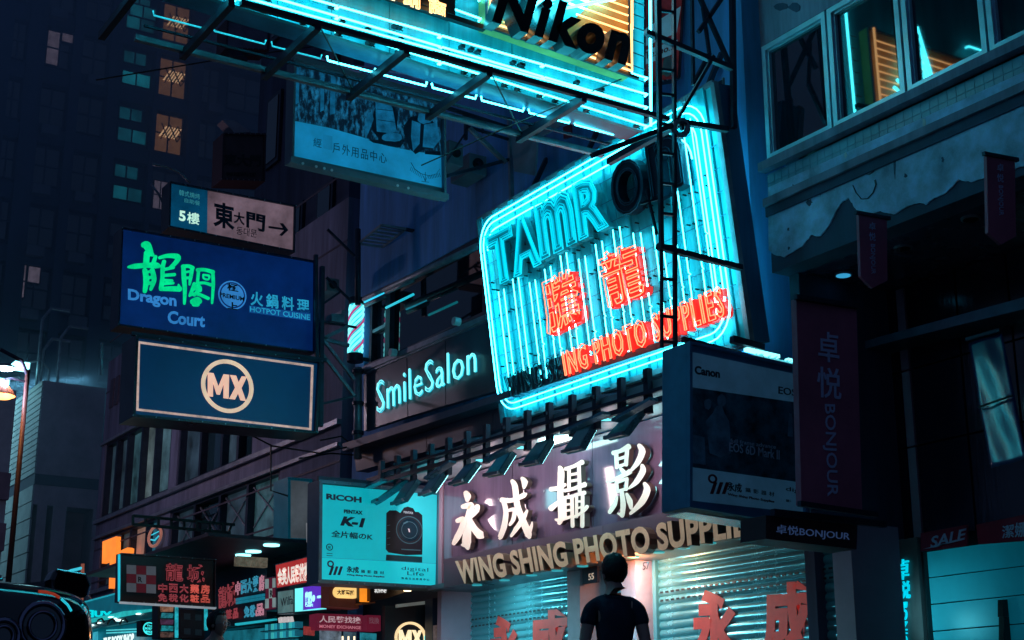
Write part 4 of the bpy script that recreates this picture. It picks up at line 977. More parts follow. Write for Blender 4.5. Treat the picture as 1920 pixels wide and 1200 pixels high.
# reflector glints
zS = ps.at(833, 903).z; zL = pl2.at(838, 1101).z
ysh0, ysh1 = ps.at(1436, 900).y, ps.at(822, 1000).y
MB().box(XS+.001, XF+.5, ysh1-.1, ysh1, 0, zS+.4).build('side_wall', 'mauve_d', sh)
# soffit above the fascia
so = MB().box(XS-.75, XS+.0, ysh0, ysh1+.2, zS+.02, zS+.10).build('soffit', mat('soffit_panel', (.45, .52, .54), .22, metal=.2, var=.2), sh)
for px, py in ((905, 862), (975, 838), (1045, 818), (1135, 785), (1228, 790), (1185, 762)):
    c = PZ(zS+.02).at(px, py); 
    if not (XS-.75 < c.x < XS): c.x = XS-.3
    mb = MB(); mb.tube([c+Vector((.12*math.cos(a*.5236), .12*math.sin(a*.5236), -.004)) for a in range(12)], .012, 5, closed=True); o = mb.build('downlight_ring', 'steel_l', sh)
    MB().disc(c+Vector((0, 0, -.003)), (0, 0, -1), .085, .003, 14).build('downlight_glass', glow('soffit_lamp', (.1, .8, .85), 1.2), o)
c = PZ(zS+.02).at(1048, 820); c.x = max(min(c.x, XS-.05), XS-.5)
MB().bar(c+Vector((0, -.35, -.03)), c+Vector((0, .35, -.03)), .10, .03).build('work_light', glow('work_light', (.6, 1, .95), 9), sh)
# lower canopy underside with downlights
MB().box(XL_+.001, XF+.45, ysh0, ysh1, zL+.0, zL+.06).build('canopy_underside', mat('canopy_metal', (.12, .16, .20), .3, metal=.3), sh)
cvl = glow('canopy_downlight', (.04, .42, .48), .75)
for i in range(11):
    x = 900+i*47; p = PZ(zL).at(x, li(lb_b, x)+8); p.x = XL_+.16
    MB().disc(p+Vector((0, 0, -.002)), (0, 0, -1), .062, .012, 14).build('downlight', cvl, sh)
# flood light rack
fr = thing('floodlight_rack', (XF-1.2, (ysh0+ysh1)/2, zS+.6), 'dark rail of tilted floodlight boxes above the photo shop fascia', 'floodlights')
XR_ = XF-1.15; pR = PX(XR_)
MB().bar(pR.at(700, 908), pR.at(1245, 747), .05).build('rail', 'steel', fr); MB().bar(pR.at(718, 884), pR.at(1245, 727), .035).build('rail', 'steel', fr)
y0_, y1_ = pR.at(1300, 730).y, pR.at(700, 908).y
zr0_ = pR.at(900, 849).z
for i in range(15):
    y = y1_-.1-i*(y1_-y0_)/15; MB().box(XR_+.03, XR_+.09, y-.035, y+.035, zr0_-.12, zr0_+.32).build('post', 'steel', fr)
    if i % 2: MB().bar((XR_, y, zr0_+.2), (XF, y, zr0_+.45), .04).build('arm', 'steel', fr)
pgs = PX(XR_+.02)
for (tx0, ty0), (tx1, ty1), (bx0, by0), (bx1, by1) in (((1178, 772), (1206, 763), (1150, 822), (1186, 813)), ((1085, 803), (1112, 794), (1070, 848), (1104, 840)), ((1006, 830), (1032, 822), (990, 872), (1022, 866)), ((936, 853), (960, 845), (922, 892), (950, 886)), ((872, 872), (895, 864), (857, 908), (883, 901)), ((812, 890), (833, 883), (800, 928), (822, 921)), ((760, 906), (782, 898), (748, 945), (770, 937)), ((748, 905), (762, 899), (710, 943), (722, 937))):
    A, B, Cc, D = pgs.at(tx0, ty0), pgs.at(tx1, ty1), pgs.at(bx1, by1, .10), pgs.at(bx0, by0, .10)
    n2 = (B-A).cross(D-A).normalized(); n2 = n2 if n2.x > 0 else -n2
    h = MB().prism([A, B, Cc, D], n2*.07).build('flood_head', mat('flood_box', (.12, .34, .44), .25, metal=.4, var=.3), fr)
    MB().bar(D+(D-A)*.03, Cc+(Cc-B)*.03, .035).build('end_lip', 'steel_l', h)
    if tx0 in (1085, 1006, 936, 872, 812):
        IA, IB, IC, ID = [a.lerp((A+B+Cc+D)/4, .10)+n2*.072 for a in (A, B, Cc, D)]
        MB().prism([IA, IB, IC, ID], n2*.006).build('led_face', glow('flood_led', (.30, .92, 1.0), 9), h)
        for k_ in range(1, 9):
            t = k_/9; MB().bar(IA.lerp(ID, t)+n2*.010, IB.lerp(IC, t)+n2*.010, .008, .006).build('louvre', 'black', h)
    A2, B2, C2, D2 = [a.lerp((A+B+Cc+D)/4, .12) for a in (A, B, Cc, D)]
    MB().prism([p-n2*.004 for p in (A2, B2, C2, D2)], n2*.003).build('back_plate', mat('flood_plate', (.25, .6, .62), .2, metal=.5), h)
for a, b in (((1178, 792), (1250, 752)), ((1080, 815), (1160, 778)), ((935, 865), (1000, 832)), ((822, 900), (870, 868)), ((690, 925), (740, 902))):
    MB().bar(pR.at(*a, .15), pR.at(*b, .15), .10, .03).build('louvre_blade', mat('flood_box', (0, 0, 0)), fr)
for i in range(6):
    y = ysh0+1.5+i*(ysh1-ysh0-1.8)/5
    lamp('fascia_flood', 'AREA', (XR_+.25, y, zr0_-.35), 4.6, (1.0, .72, .76) if i != 1 else (.35, .95, 1.0), fr, size=.15, size_y=.5, target=(XS, y, zS-.55))
# shutters
psh = PX(XF+.15)
def shutter(x0, x1, ytop, label_text, quads, nm):
    y1, y0 = psh.at(x0, 1100).y, psh.at(x1, 1100).y
    zt = zL-.001
    r = thing('roller_shutter', (XF+.15, (y0+y1)/2, .12), nm, 'roller shutter', 'shutters of the photo shop')
    z = .13; k = 0; first = None; hs = .085
    prof = [(-0, 0), (-.018, .012), (-.026, .035), (-.020, .062), (-.004, .078), (.0, .085)]
    mb = MB()
    for px_, pz_ in prof:
        mb.v.append(Vector((XF+.15+px_, y0, z+pz_))); mb.v.append(Vector((XF+.15+px_, y1, z+pz_)))
    for i in range(len(prof)-1): mb.f.append((2*i, 2*i+1, 2*i+3, 2*i+2))
    first = mb.build('slat', 'shut', r, smooth=True)
    n_ = int((zt-z)/hs)
    for k in range(1, n_+1): dup(first, r, (0, 0, k*hs))
    mb = MB()
    for k in (n_-5, n_-4):
        for j in range(int((y1-y0)/.09)): mb.box(XF+.12, XF+.124, y0+.04+j*.09, y0+.09+j*.09, z+k*hs+.03, z+k*hs+.05)
    tag(mb.build('vent_slot', 'black', r), kind='stuff')
    for y in (y0-.03, y1+.03): MB().box(XF+.09, XF+.20, y-.03+.001, y+.03-.001, .12, zt).build('guide_rail', 'shut', r)
    MB().box(XF+.151, XF+.2, y0, y1, .12, zt).build('backing', 'black', r)
    for ch, q in quads:
        text('painted_character', ch, q, PX(XF+.12), 'redpaint', r, .05, .002, .002)
    return r
shutter(884, 1092, 0, '', [('永', fq(917, 972, 1154, 1260, .1)), ('成', fq(992, 1064, 1143, 1250, .1))], 'left roller shutter with red painted characters, nearer the corner')
shutter(1238, 1600, 0, '', [('永', fq(1296, 1382, 1105, 1235, .06)), ('成', fq(1428, 1524, 1090, 1230, .06))], 'wide right roller shutter with red painted characters')
def pier(x0, x1, m_, nm='pier', a=-.1):
    y1, y0 = psh.at(x0, 1120).y, psh.at(x1, 1120).y
    return MB().box(XF+a, XF+.5, y0, y1, .12, zL-.002).build(nm, m_, sh)
pier(1098, 1122, mat('pale_mauve_pier', (.55, .42, .50), .5)); pier(1200, 1228, mat('pale_mauve_pier', (0, 0, 0))); pier(1122.5, 1199, 'glass', 'doorway', .25); pier(852, 876, 'mauve_d'); pier(1604, 1640, 'mauve_d')
pn = PX(XF-.1)
slab('number_plate', pn, [(1096, 1067), (1124, 1062), (1124, 1092), (1096, 1096)], .001, .03, mat('dark_plate', (.03, .03, .06), .4), sh)
text('house_number', '55', [(1103, 1076), (1113, 1074), (1113, 1086), (1103, 1088)], pn, 'cream', sh, .01, .034)
text('house_number', '57', [(1205, 1055), (1217, 1053), (1217, 1067), (1205, 1069)], pn, 'black', sh, .01, .004)
slab('doorway_poster', PX(XF+.2), [(1160, 1085), (1196, 1078), (1196, 1108), (1160, 1112)], 0, .02, mat('pale_poster', (.3, .5, .6), .5, emit=(.1, .4, .5), es=.25, var=.6), sh)
dl = pn.at(1214, 1060, .0); lamp('doorway_lamp', 'POINT', (XF-.26, dl.y-.05, zL-.16), 22, (1, .33, .10), sh, size=.04)
yl_ = psh.at(985, 1100).y
lamp('added_shutter_strip', 'AREA', (XF-.30, yl_, zL-.06), 42, (.26, .86, 1.0), sh, size=.12, size_y=2.6, target=(XF+.15, yl_, 1.6))  # second strip light added to brighten the left shutter
lamp('canopy_lamp', 'AREA', (XF-.25, (ysh0+ysh1)/2-1, zL-.05), 80, (.26, .86, 1.0), sh, size=.12, size_y=ysh1-ysh0-.6, target=(XF+.15, (ysh0+ysh1)/2-1, 1.2))
# ============================================================ right hand building
XW = 9.42; pw = PX(XW)
zbot = pw.at(1440, 515).z; XR2 = 10.8
YR0, YR1 = -6.0, pw.at(1437, 300).y
pr2_ = PX(XR2)
rb = thing('right_building', (XW+4, 4, 0), 'peeling plaster building at the upper right with a row of large pale framed windows', 'building')
zw0 = pw.at(1445, 300).z; zw1 = pw.at(1438, 85).z
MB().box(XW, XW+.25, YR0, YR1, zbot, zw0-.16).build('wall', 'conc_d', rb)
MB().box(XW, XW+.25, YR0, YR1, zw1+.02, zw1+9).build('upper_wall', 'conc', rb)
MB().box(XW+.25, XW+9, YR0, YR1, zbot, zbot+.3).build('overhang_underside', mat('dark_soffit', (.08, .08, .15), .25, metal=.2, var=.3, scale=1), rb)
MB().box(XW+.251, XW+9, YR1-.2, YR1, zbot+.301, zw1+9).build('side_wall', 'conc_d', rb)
MB().box(XW+.3, XW+.35, YR0, YR1-.201, zw0-.1, zw1+.3).build('blackout', 'black', rb)
MB().box(XW-.10, XW-.001, YR0, YR1+.02, zw0-.12, zw0-.03).build('sill', 'conc', rb)
zt0 = zw0-.12
nn_ = 60
for i in range(nn_):
    y = YR1-.02-i*.10
    for j in range(2): MB().box(XW-.012, XW-.001, y-.095, y, zt0-.02-(j+1)*.10, zt0-.025-j*.10).build('tile', mat('mosaic_tile', (.16, .34, .50), .4, var=.4), rb)
MB().box(XW-.06, XW-.001, YR0, YR1+.02, zt0-.36, zt0-.28).build('moulding', 'conc', rb)
MB().box(XW-.03, XW-.001, YR0, YR1+.02, zt0-.46, zt0-.362).build('moulding', 'conc_d', rb)
# plaster skin with a broken lower edge
pts = [(1442, 352)]; top = [(1442, 352), (1700, 236), (1960, 118)]
bot = [(1960, 300), (1921, 312), (1895, 322), (1870, 318), (1848, 333), (1822, 342), (1800, 338), (1775, 362), (1752, 372), (1738, 384), (1720, 381), (1702, 388), (1680, 402), (1662, 398), (1648, 396), (1625, 402), (1608, 396), (1600, 382), (1592, 372), (1580, 380), (1568, 398), (1556, 424), (1540, 444), (1522, 442), (1505, 462), (1486, 474), (1472, 482), (1452, 478), (1445, 470)]
random.seed(3)
fine = []
for a, b in zip(bot, bot[1:]):
    for k in range(4): t = k/4; fine.append((a[0]+(b[0]-a[0])*t, a[1]+(b[1]-a[1])*t+random.uniform(-1.4, 1.4)))
def plaster_mat():
    m = mat('peeling_plaster', (.42, .62, .92), .75, var=.65, scale=2.6, bump=.8)
    return m
slab('plaster_skin', pw, top+fine+[(1443, 470)], .0, .014, plaster_mat(), rb)
wl_ = mat('wall_paint_dark', (.02, .03, .05), .6, var=0)
for pts in ([(1602, 348), (1608, 362), (1618, 374), (1630, 373), (1640, 362), (1645, 348), (1643, 338)], [(1600, 338), (1608, 328), (1618, 326), (1632, 328), (1641, 322), (1646, 306), (1650, 300)], [(1610, 333), (1616, 331)], [(1650, 298), (1658, 300)]):
    mb = MB()
    for a, b in zip(pts, pts[1:]): mb.bar(pw.at(*a, .016), pw.at(*b, .016), .018, .004)
    mb.build('graffiti_stroke', wl_, rb)
for cx, cy, rx, ry in ((1492, 360, 7, 12), (1540, 352, 3, 14), (1590, 325, 3, 12), (1480, 430, 2, 3), (1481, 466, 2, 3), (1700, 330, 3, 4), (1680, 310, 2, 30), (1770, 300, 3, 5), (1520, 380, 5, 6)):
    slab('peeled_patch', pw, blob(cx, cy, rx, ry, 12, .4), .0141, .0152, 'conc_d', rb)
for cx, cy, rx, ry in ((1452, 372, 4, 5), (1450, 392, 3, 9), (1592, 318, 2, 6), (1735, 230, 3, 8), (1900, 180, 6, 3), (1588, 292, 2, 5), (1736, 275, 3, 3)):
    slab('chipped_patch', pw, blob(cx, cy, rx, ry, 10, .4), .0143, .017, mat('bare_lime', (.6, .6, .62), .8), rb)
for cx, cy in ((1465, 12), (1490, 14)): slab('peeled_patch', pw, blob(cx, cy, 12, 8, 10, .3), .0, .006, 'conc_d', rb)
# windows
def big_window(xa, xb):
    ya, yb = pw.at(xb, 250).y, pw.at(xa, 250).y
    if xa == 1438: yb = YR1-.03
    fw = .055; f = MB(); x0, x1 = XW-.02, XW+.06
    for z in (zw0, zw1-fw): f.box(x0, x1, ya, yb, z, z+fw)
    for y in (ya, yb-fw): f.box(x0, x1, y, y+fw, zw0+fw, zw1-fw)
    fo = f.build('window', 'alu', rb)
    f = MB(); g = fw*.9; y2, y3 = ya+g, yb-g
    for z in (zw0+g, zw1-g-.025): f.box(x0+.03, x1+.01, y2, y3, z, z+.025)
    for y in (y2, y3-.025): f.box(x0+.03, x1+.01, y, y+.025, zw0+g, zw1-g)
    f.build('sash', 'alu', fo)
    MB().box(XW+.045, XW+.055, ya+fw, yb-fw, zw0+fw, zw1-fw).build('pane', 'glass', fo)
for a, b in ((1438, 1563), (1567, 1706), (1711, 1869), (1874, 2080)): big_window(a, b)
cl = MB().slab(pr2_, [(1500, 700), (1700, 640), (1980, 566), (1980, 588), (1700, 655), (1500, 712)], -.1, .35).build('canopy_ledge', mat('ledge_blue', (.10, .16, .24), .3, metal=.4, var=.4), rb)
# overhang downlights
ug = PZ(zbot)
for i, (px, py) in enumerate(((1581, 513), (1693, 463), (1803, 559), (1820, 408), (1700, 560))):
    c = ug.at(px, py); 
    o = MB().disc(c, (0, 0, -1), .085, .02, 16).build('downlight', 'steel_l', rb)
    MB().disc(c+Vector((0, 0, -.0205)), (0, 0, -1), .07, .004, 14).build('lens', glow('faint_downlight', (.05, .45, .8), .8) if i in (0, 2) else 'glass', o)
# recessed dark shopfront
pr2 = PX(XR2); zgr = .12
bs = thing('cosmetics_shop', (XR2+1, 6, 0), 'dark cosmetics shop under the overhang with red flags and a cyan lit window panel', 'shop')
ye0, ye1 = YR0, pr2.at(1560, 900).y
zhead = pr2.at(1820, 1000).z
npx = [(1640, 1655), (1656, 1703), (1704, 1722), (1723, 1822), (1823, 1925), (1926, 2040)]
zlv = [zhead+.01, zhead+(zbot-zhead)*.36, zhead+(zbot-zhead)*.66, zbot-.01]
for i, (a, b) in enumerate(npx):
    ya, yb = pr2.at(b, 900).y, pr2.at(a, 900).y
    for j in range(3):
        MB().box(XR2, XR2+.05, ya+.01, yb-.01, zlv[j]+.01, zlv[j+1]-.01).build('wall_panel', 'mauve_d' if i in (0, 2) else mat('gloss_dark_panel', (.012, .012, .03), .13, spec=.7, ior=1.6, var=.2, scale=1.6, bump=.25, streak=True), bs)
MB().box(XR2+.06, XR2+.3, ye0, ye1+1.5, 0.12, zbot).build('rear_wall', 'black', bs)
MB().box(XW+.2, XR2+.0, YR1-.15, YR1-.02, .12, zbot-.002).build('party_wall', 'conc_d', bs)
def pcol(xa, xb, pl, m_, z0=.12, z1=None, nm='pillar', dp_=.3):
    ya, yb = pl.at(xb, 1100).y, pl.at(xa, 1100).y; X = pl.p.x
    return MB().box(X, X+dp_, ya, yb, z0, (z1 or zhead)-.002).build(nm, m_, bs)
pcol(1641, 1674, PX(XR2-.2), 'black'); pcol(1675, 1725, PX(XR2-.25), mat('brown_pillar', (.22, .12, .12), .5)); pcol(1727, 1736, PX(XR2-.2), 'black')
pNp = PX(XR2-.25)
nc = glow('neon_cyan_flat', (.0, .55, .72), 1.15)
for nm_, q in (('卓', [(1681, 1050), (1703, 1047), (1702, 1086), (1681, 1088)]), ('悦', [(1681, 1091), (1705, 1088), (1705, 1122), (1682, 1124)])):
    text('neon_character', nm_, q, pNp, nc, bs, .01, .01, .02)
text('neon_word', 'BONJOUR', [(1699, 1128), (1700, 1248), (1687, 1248), (1687, 1129)], pNp, nc, bs, .01, .01, .02)
pS2 = PX(XR2-.15)
ya, yb = pS2.at(2000, 1100).y, pS2.at(1738, 1100).y
zs_ = [.12]
for k in range(9): zs_.append(.12+(k+1)*(pS2.at(1738, 1034).z-.12)/9)
lit_p = mat('pale_window_panel', (.10, .52, .62), .35, var=.25, scale=.8, emit=(.0, .38, .55), es=.12)  # faint emission painted in for cyan light on the panel
for k in range(9): MB().box(XR2-.15, XR2-.12, ya, yb, zs_[k]+.006, zs_[k+1]-.006).build('window_panel', lit_p, bs)
lamp('added_window_spot', 'SPOT', pS2.at(1752, 1165, .55), 15, (.15, .85, 1), bs, size=.1, angle=110, target=pS2.at(1775, 1150))  # added spot, lights the panel in place of the street neon
sf = thing('sale_flag', pS2.at(1770, 1010), 'dark red flag reading sale over the cyan shop window', 'flag')
pf3 = PX(XR2-.3)
slab('cloth', pf3, [(1729, 1000), (1816, 984), (1816, 1024), (1729, 1034)], 0, .02, mat('flag_red', (.40, .02, .05), .7, var=.4), sf)
text('print', 'SALE', [(1747, 1006), (1812, 990), (1808, 1012), (1744, 1028)], pf3, mat('flag_print', (.6, .6, .8), .6), sf, .02, .022)
slab('print_underline', pf3, [(1733, 1030), (1808, 1013), (1812, 1010), (1760, 1022), (1760, 1026)], .021, .024, mat('flag_print', (0, 0, 0)), sf)
sf = thing('red_character_flag', pS2.at(1880, 1000), 'dark red flag with pale characters at the right edge beside the sale flag', 'flag')
slab('cloth', pf3, [(1833, 984), (1940, 962), (1940, 1013), (1837, 1021)], 0, .02, mat('flag_red', (0, 0, 0)), sf)
text('print', '潔娜', [(1879, 986), (1925, 976), (1925, 1006), (1879, 1010)], pf3, mat('flag_print', (0, 0, 0)), sf, .01, .022)
ds = thing('dark_display_stand', pS2.at(1896, 1200, .6), 'dark upright stand silhouetted against the cyan shop window', 'display stand')
pdS = PY(pS2.at(1896, 1200, .6).y)
slab('panel', pdS, [(1881, 1124), (1913, 1124), (1913, 1156), (1881, 1156)], -.06, 0, 'black', ds); slab('post', pdS, [(1883, 1156.3), (1912, 1156.3), (1912, 1420), (1883, 1420)], -.06, 0, 'black', ds)
# ============================================================ camera poster box
YCn = 9.3; pc_ = PY(YCn)
xl = pc_.at(1288, 800).x; dpt = PX(xl).at(1240, 800).y-YCn
qc = [(1288, 641), (1506, 690), (1510, 988), (1288, 952)]
cb_ = thing('camera_poster_box', (xl+.8, YCn+.3, pc_.at(1288, 800).z), 'large unlit blue poster box of a camera maker at the shop fascia end', 'sign')
blu = mat('unlit_box_blue', (.06, .26, .46), .4, var=.3)
slab('box', pc_, qc, -dpt, -.001, blu, cb_, bevel=.01)
frame_bars('frame', pc_, qc, 5, 0, .04, blu, cb_)
zlo = pc_.at(1288, 952).z
def rip():
    m = mat('rippled_mirror_film', (.5, .7, .75), .06, metal=1.0, var=.2, scale=7, bump=1.0); return m
MB().slab(pc_, [(1292, 957), (1505, 991), (1505, 993), (1292, 959)], -dpt+.04, -.04).build('under_panel', rip(), cb_)
upw = mat('white_print_painted_glow', (.32, .55, .68), .5, var=.25, emit=(.015, .06, .11), es=.35)  # weak emission stands for ambient light on the unlit print
slab('upper_print', pc_, [(1296, 660), (1502, 704), (1503, 756), (1296, 726)], 0, .006, upw, cb_)
slab('photo_print', pc_, [(1296, 726.5), (1503, 756.5), (1505, 905), (1292, 875)], 0, .006, mat('unlit_photo_print', (.05, .20, .27), .4, var=.95, scale=6), cb_)
slab('lower_print', pc_, [(1292, 875.5), (1505, 905.5), (1506, 962), (1291, 938)], 0, .006, upw, cb_)
dk = mat('dim_print_ink', (.01, .03, .06), .5, var=0); pl_i = mat('dim_pale_ink', (.5, .75, .9), .5, var=0); rd_i = mat('dim_red_ink', (.16, .03, .05), .5, var=0)
text('print', 'Canon', [(1303, 685), (1350, 693), (1350, 709), (1303, 701)], pc_, dk, cb_, .035, .008)
text('print', 'EOS', [(1460, 724), (1493, 730), (1493, 743), (1460, 738)], pc_, dk, cb_, .01, .008)
text('print', 'EOS 6D Mark II', [(1368, 829), (1462, 844), (1462, 862), (1368, 846)], pc_, pl_i, cb_, .01, .008)
text('print', 'full frame advance', [(1370, 822), (1455, 834), (1455, 842), (1370, 829)], pc_, pl_i, cb_, .0, .008)
for P, m_ in (([(1322, 790), (1336, 774), (1342, 762), (1352, 760), (1357, 775), (1366, 790), (1370, 850), (1350, 858), (1330, 850)], mat('print_figure', (.14, .36, .48), .5, var=.6, scale=8)), (blob(1352, 752, 8, 12), mat('print_figure', (0, 0, 0))), (blob(1326, 758, 7, 10), mat('print_figure', (0, 0, 0))),
              ([(1478, 775), (1484, 776), (1486, 820), (1476, 818)], mat('print_figure', (0, 0, 0))), ([(1296, 815), (1320, 820), (1322, 872), (1296, 868)], mat('print_figure', (0, 0, 0)))):
    slab('figure_print', pc_, P, .006, .008, m_, cb_)
def nine_logo(pl, x, y, s, parent, ma, mb_):
    ring(MB(), pl, x+8*s, y+8*s, 7*s, 7*s, .1, 3*s, .006, .009, 20).build('logo_ring', ma, parent)
    for k in range(3):
        x0 = x+(4+k*9)*s; slab('logo_bar', pl, [(x0+6*s, y+13*s), (x0+11*s, y+13.5*s), (x0+5*s, y+31*s), (x0, y+30.5*s)], .006, .009, mb_ if k != 1 else ma, parent)
nine_logo(pc_, 1325, 888, 1.25, cb_, rd_i, rd_i)
text('print', '永成', [(1364, 903), (1391, 907), (1391, 924), (1364, 920)], pc_, dk, cb_, .02, .008)
text('print', '攝影器材', [(1398, 914), (1452, 923), (1452, 931), (1398, 922)], pc_, dk, cb_, 0, .008, track=.4)
text('print', 'Wing Shing Photo Supplies', [(1365, 924), (1452, 938), (1452, 944), (1365, 930)], pc_, rd_i, cb_, .02, .008)
text('print', 'digi', [(1474, 912), (1503, 917), (1503, 927), (1474, 922)], pc_, dk, cb_, 0, .008)
text('print', '影器', [(1474, 936), (1503, 940), (1503, 945), (1474, 941)], pc_, dk, cb_, 0, .008, track=.8)
# fluorescent battens glinting over the box
fb_ = thing('fluorescent_batten', PY(9.7).at(1440, 665), 'bright fluorescent batten with glowing glint scraps lying over the camera poster box', 'lamp')
pfb = PY(9.75)
MB().bar(pfb.at(1398, 655), pfb.at(1459, 669), .05, .03).build('tube', glow('batten_glow', (.25, .95, 1), 2.5), fb_); MB().bar(pfb.at(1475, 675), pfb.at(1503, 682), .05, .03).build('tube', glow('batten_glow', (1, 1, 1), 1), fb_)
random.seed(5); mb = MB()
for i in range(34):
    x = 1388+i*3.4; y = 668+i*.6; a = pfb.at(x, y, .1); b = pfb.at(x+random.uniform(2, 9), y+random.uniform(-5, 6), .12); c = pfb.at(x+random.uniform(4, 9), y+random.uniform(1, 9), .06)
    mb.add([a, b, c, a+Vector((0, .02, 0)), b+Vector((0, .02, 0)), c+Vector((0, .02, 0))], [(0, 1, 2), (5, 4, 3)])
tag(mb.build('glint_scraps', mat('painted_glint', (.4, .8, .85), .15, emit=(.15, .8, .9), es=.7), fb_), kind='stuff')  # emissive scraps stand for a glinting mass
MB().bar(pfb.at(1372, 636), pfb.at(1430, 652), .06).build('bracket', 'steel', fb_)
# ============================================================ banners of the cosmetics shop
YBn = 8.3; pbn = PY(YBn)
vb = thing('tall_banner', pbn.at(1555, 780), 'tall dark red vertical banner with pale lettering in front of the camera poster box', 'banner')
redb = mat('banner_dark_red', (.50, .14, .22), .7, var=.3, scale=1.5)
slab('cloth', pbn, [(1493, 560), (1606, 578), (1617, 962), (1503, 946)], -.06, 0, redb, vb)
bi = mat('banner_pale_print', (.60, .66, .95), .6, var=.1)
text('print', '卓', [(1534, 620), (1573, 625), (1574, 682), (1535, 676)], pbn, bi, vb, .010, .004)
text('print', '悦', [(1532, 686), (1577, 692), (1578, 750), (1533, 744)], pbn, bi, vb, .010, .004)
text('print', 'BONJOUR', [(1566, 758), (1572, 932), (1546, 930), (1541, 757)], pbn, bi, vb, .01, .004)
MB().bar(pbn.at(1488, 558, .02), pbn.at(1612, 577, .02), .04).build('top_pole', 'steel', vb); MB().bar(pbn.at(1495, 945, .02), pbn.at(1640, 966, .02), .04).build('bottom_pole', 'steel', vb)
for (q, lab) in ((([(1610, 402), (1663, 412), (1664, 526), (1636, 540), (1614, 518)]), 'small dark red pointed banner hanging from the broken plaster edge'), (([(1850, 292), (1903, 302), (1905, 443), (1878, 458), (1853, 436)]), 'small dark red pointed banner hanging near the right edge of the frame')):
    pq_ = PY(pw.at(q[0][0]+25, q[0][1]+20).y-.3); b_ = thing('pointed_banner', pq_.at(q[0][0]+25, q[0][1]+50), lab, 'banner', 'small red banners')
    slab('cloth', pq_, q, -.03, 0, redb, b_)
    x0, y0 = q[0]; text('print', '卓', [(x0+20, y0+14), (x0+32, y0+16), (x0+32, y0+30), (x0+20, y0+28)], pq_, bi, b_, .0, .004); text('print', '悦', [(x0+20, y0+33), (x0+32, y0+35), (x0+32, y0+50), (x0+20, y0+48)], pq_, bi, b_, .0, .004)
    text('print', 'BONJOUR', [(x0+31, y0+56), (x0+32, y0+112), (x0+22, y0+111), (x0+21, y0+55)], pq_, bi, b_, .0, .004)
    MB().bar(pq_.at(x0-6, y0-4), pq_.at(x0+58, y0+8), .03).build('pole', 'steel', b_)
pl = PY(8.7); lbx = thing('small_box_sign', pl.at(1520, 1000), 'small brown box sign with dim lettering under the camera poster box', 'sign')
slab('box', pl, [(1436, 966), (1608, 982), (1606, 1030), (1436, 1010)], -.3, 0, mat('brown_box', (.08, .04, .05), .5), lbx)
text('print', '卓悦BONJOUR', [(1456, 983), (1594, 997), (1593, 1016), (1456, 1003)], pl, mat('box_print', (.16, .22, .42), .5, emit=(.04, .08, .2), es=.4), lbx, .0, .002)
pole = MB().bar(pl.at(1440, 962, .05), pl.at(1650, 985, .05), .05); pole.build('top_rail', 'steel', lbx)
vs_ = thing('added_reflector_sheet', PX(XR2-.4).at(1865, 745), 'added dark glossy sheet under the overhang, angled to reflect the overhead neon', 'vinyl sheet')
c_ = PX(XR2-.55).at(1862, 745); vn = (Vector((7.0, 10.5, 7.2))-c_).normalized()-(c_-CAM).normalized(); vn.normalize()  # added sheet, tilted so it mirrors the overhead sign as a streak
pV = Plane(c_, vn); qv = quadmap(pV, [(1815, 640), (1878, 622), (1925, 860), (1858, 878)]); mb = MB(); nu, nv = 10, 24
for j in range(nv+1):
    for i in range(nu+1): mb.v.append(qv(i/nu, j/nv, .006*math.sin(i*.8+j*.2)+.003*math.sin(j*.7+i*.3)))
for j in range(nv):
    for i in range(nu): a = j*(nu+1)+i; mb.f.append((a, a+1, a+nu+2, a+nu+1))
o = mb.build('sheet', mat('reflector_gloss', (.008, .05, .16), .27, spec=.8, ior=1.9, var=0), vs_, smooth=True); md = o.modifiers.new('t', 'SOLIDIFY'); md.thickness = .006
MB().bar(qv(0, 1, .03), qv(1, 1, .03), .03).build('top_bar', 'steel', vs_); MB().bar(qv(0, .45, .03), qv(1, .47, .03), .015).build('cross_bar', 'black', vs_)

# ============================================================ camera poster, floodlight put into the face emission
YRi = 16.7
pl, r = blade('lit_camera_poster', 'bright cyan lit poster with a black camera and grip beside the photo shop', YRi, [(596, 900), (826, 921), (823, 1105), (594, 1094)], .3, mat('poster_box_frame', (.10, .22, .28), .35, metal=.4, var=.3), None, 6, fd=.03)
slab('lit_face', pl, [(602, 908), (819, 928), (817, 1056.5), (602, 1045)], -.001, .004, mat('cyan_poster_print', (.04, .55, .60), .5, var=.12, scale=.9, emit=(.0, .42, .50), es=.75), r)
slab('lit_face', pl, [(602, 1045.5), (817, 1057), (816, 1098), (602, 1086)], -.001, .004, mat('cyan_poster_foot', (.05, .58, .64), .5, var=.12, scale=.9, emit=(.0, .50, .58), es=.8), r)
ik = mat('poster_ink_navy', (.012, .02, .07), .5, var=0); ik2 = mat('poster_ink_wine', (.10, .03, .10), .5, var=0)
text('print', 'RICOH', [(612, 925), (678, 932), (678, 943), (612, 936)], pl, ik2, r, .045, .005)
text('print', 'PENTAX', [(645, 955), (680, 958), (680, 965), (645, 962)], pl, ik, r, .05, .005)
text('print', 'K-1', [(645, 968), (685, 972), (680, 989), (638, 985)], pl, ik, r, .06, .005)
text('print', '全片幅のK', [(622, 994), (700, 1001), (699, 1013), (621, 1007)], pl, ik, r, .02, .005)
ring(MB(), pl, 617.5, 1026, 6.5, 6.5, .08, 1.6, .005, .007, 18).build('seal_ring', ik, r); text('print', '保', [(614.5, 1023), (620.5, 1023.6), (620.5, 1029), (614.5, 1028.5)], pl, ik, r, .0, .005)
for y in (1037, 1041): slab('small_line', pl, [(612, y), (623, y+.8), (623, y+1.8), (612, y+1)], .005, .006, ik, r)
nine_logo(pl, 612, 1050, .92, r, ik2, ik)
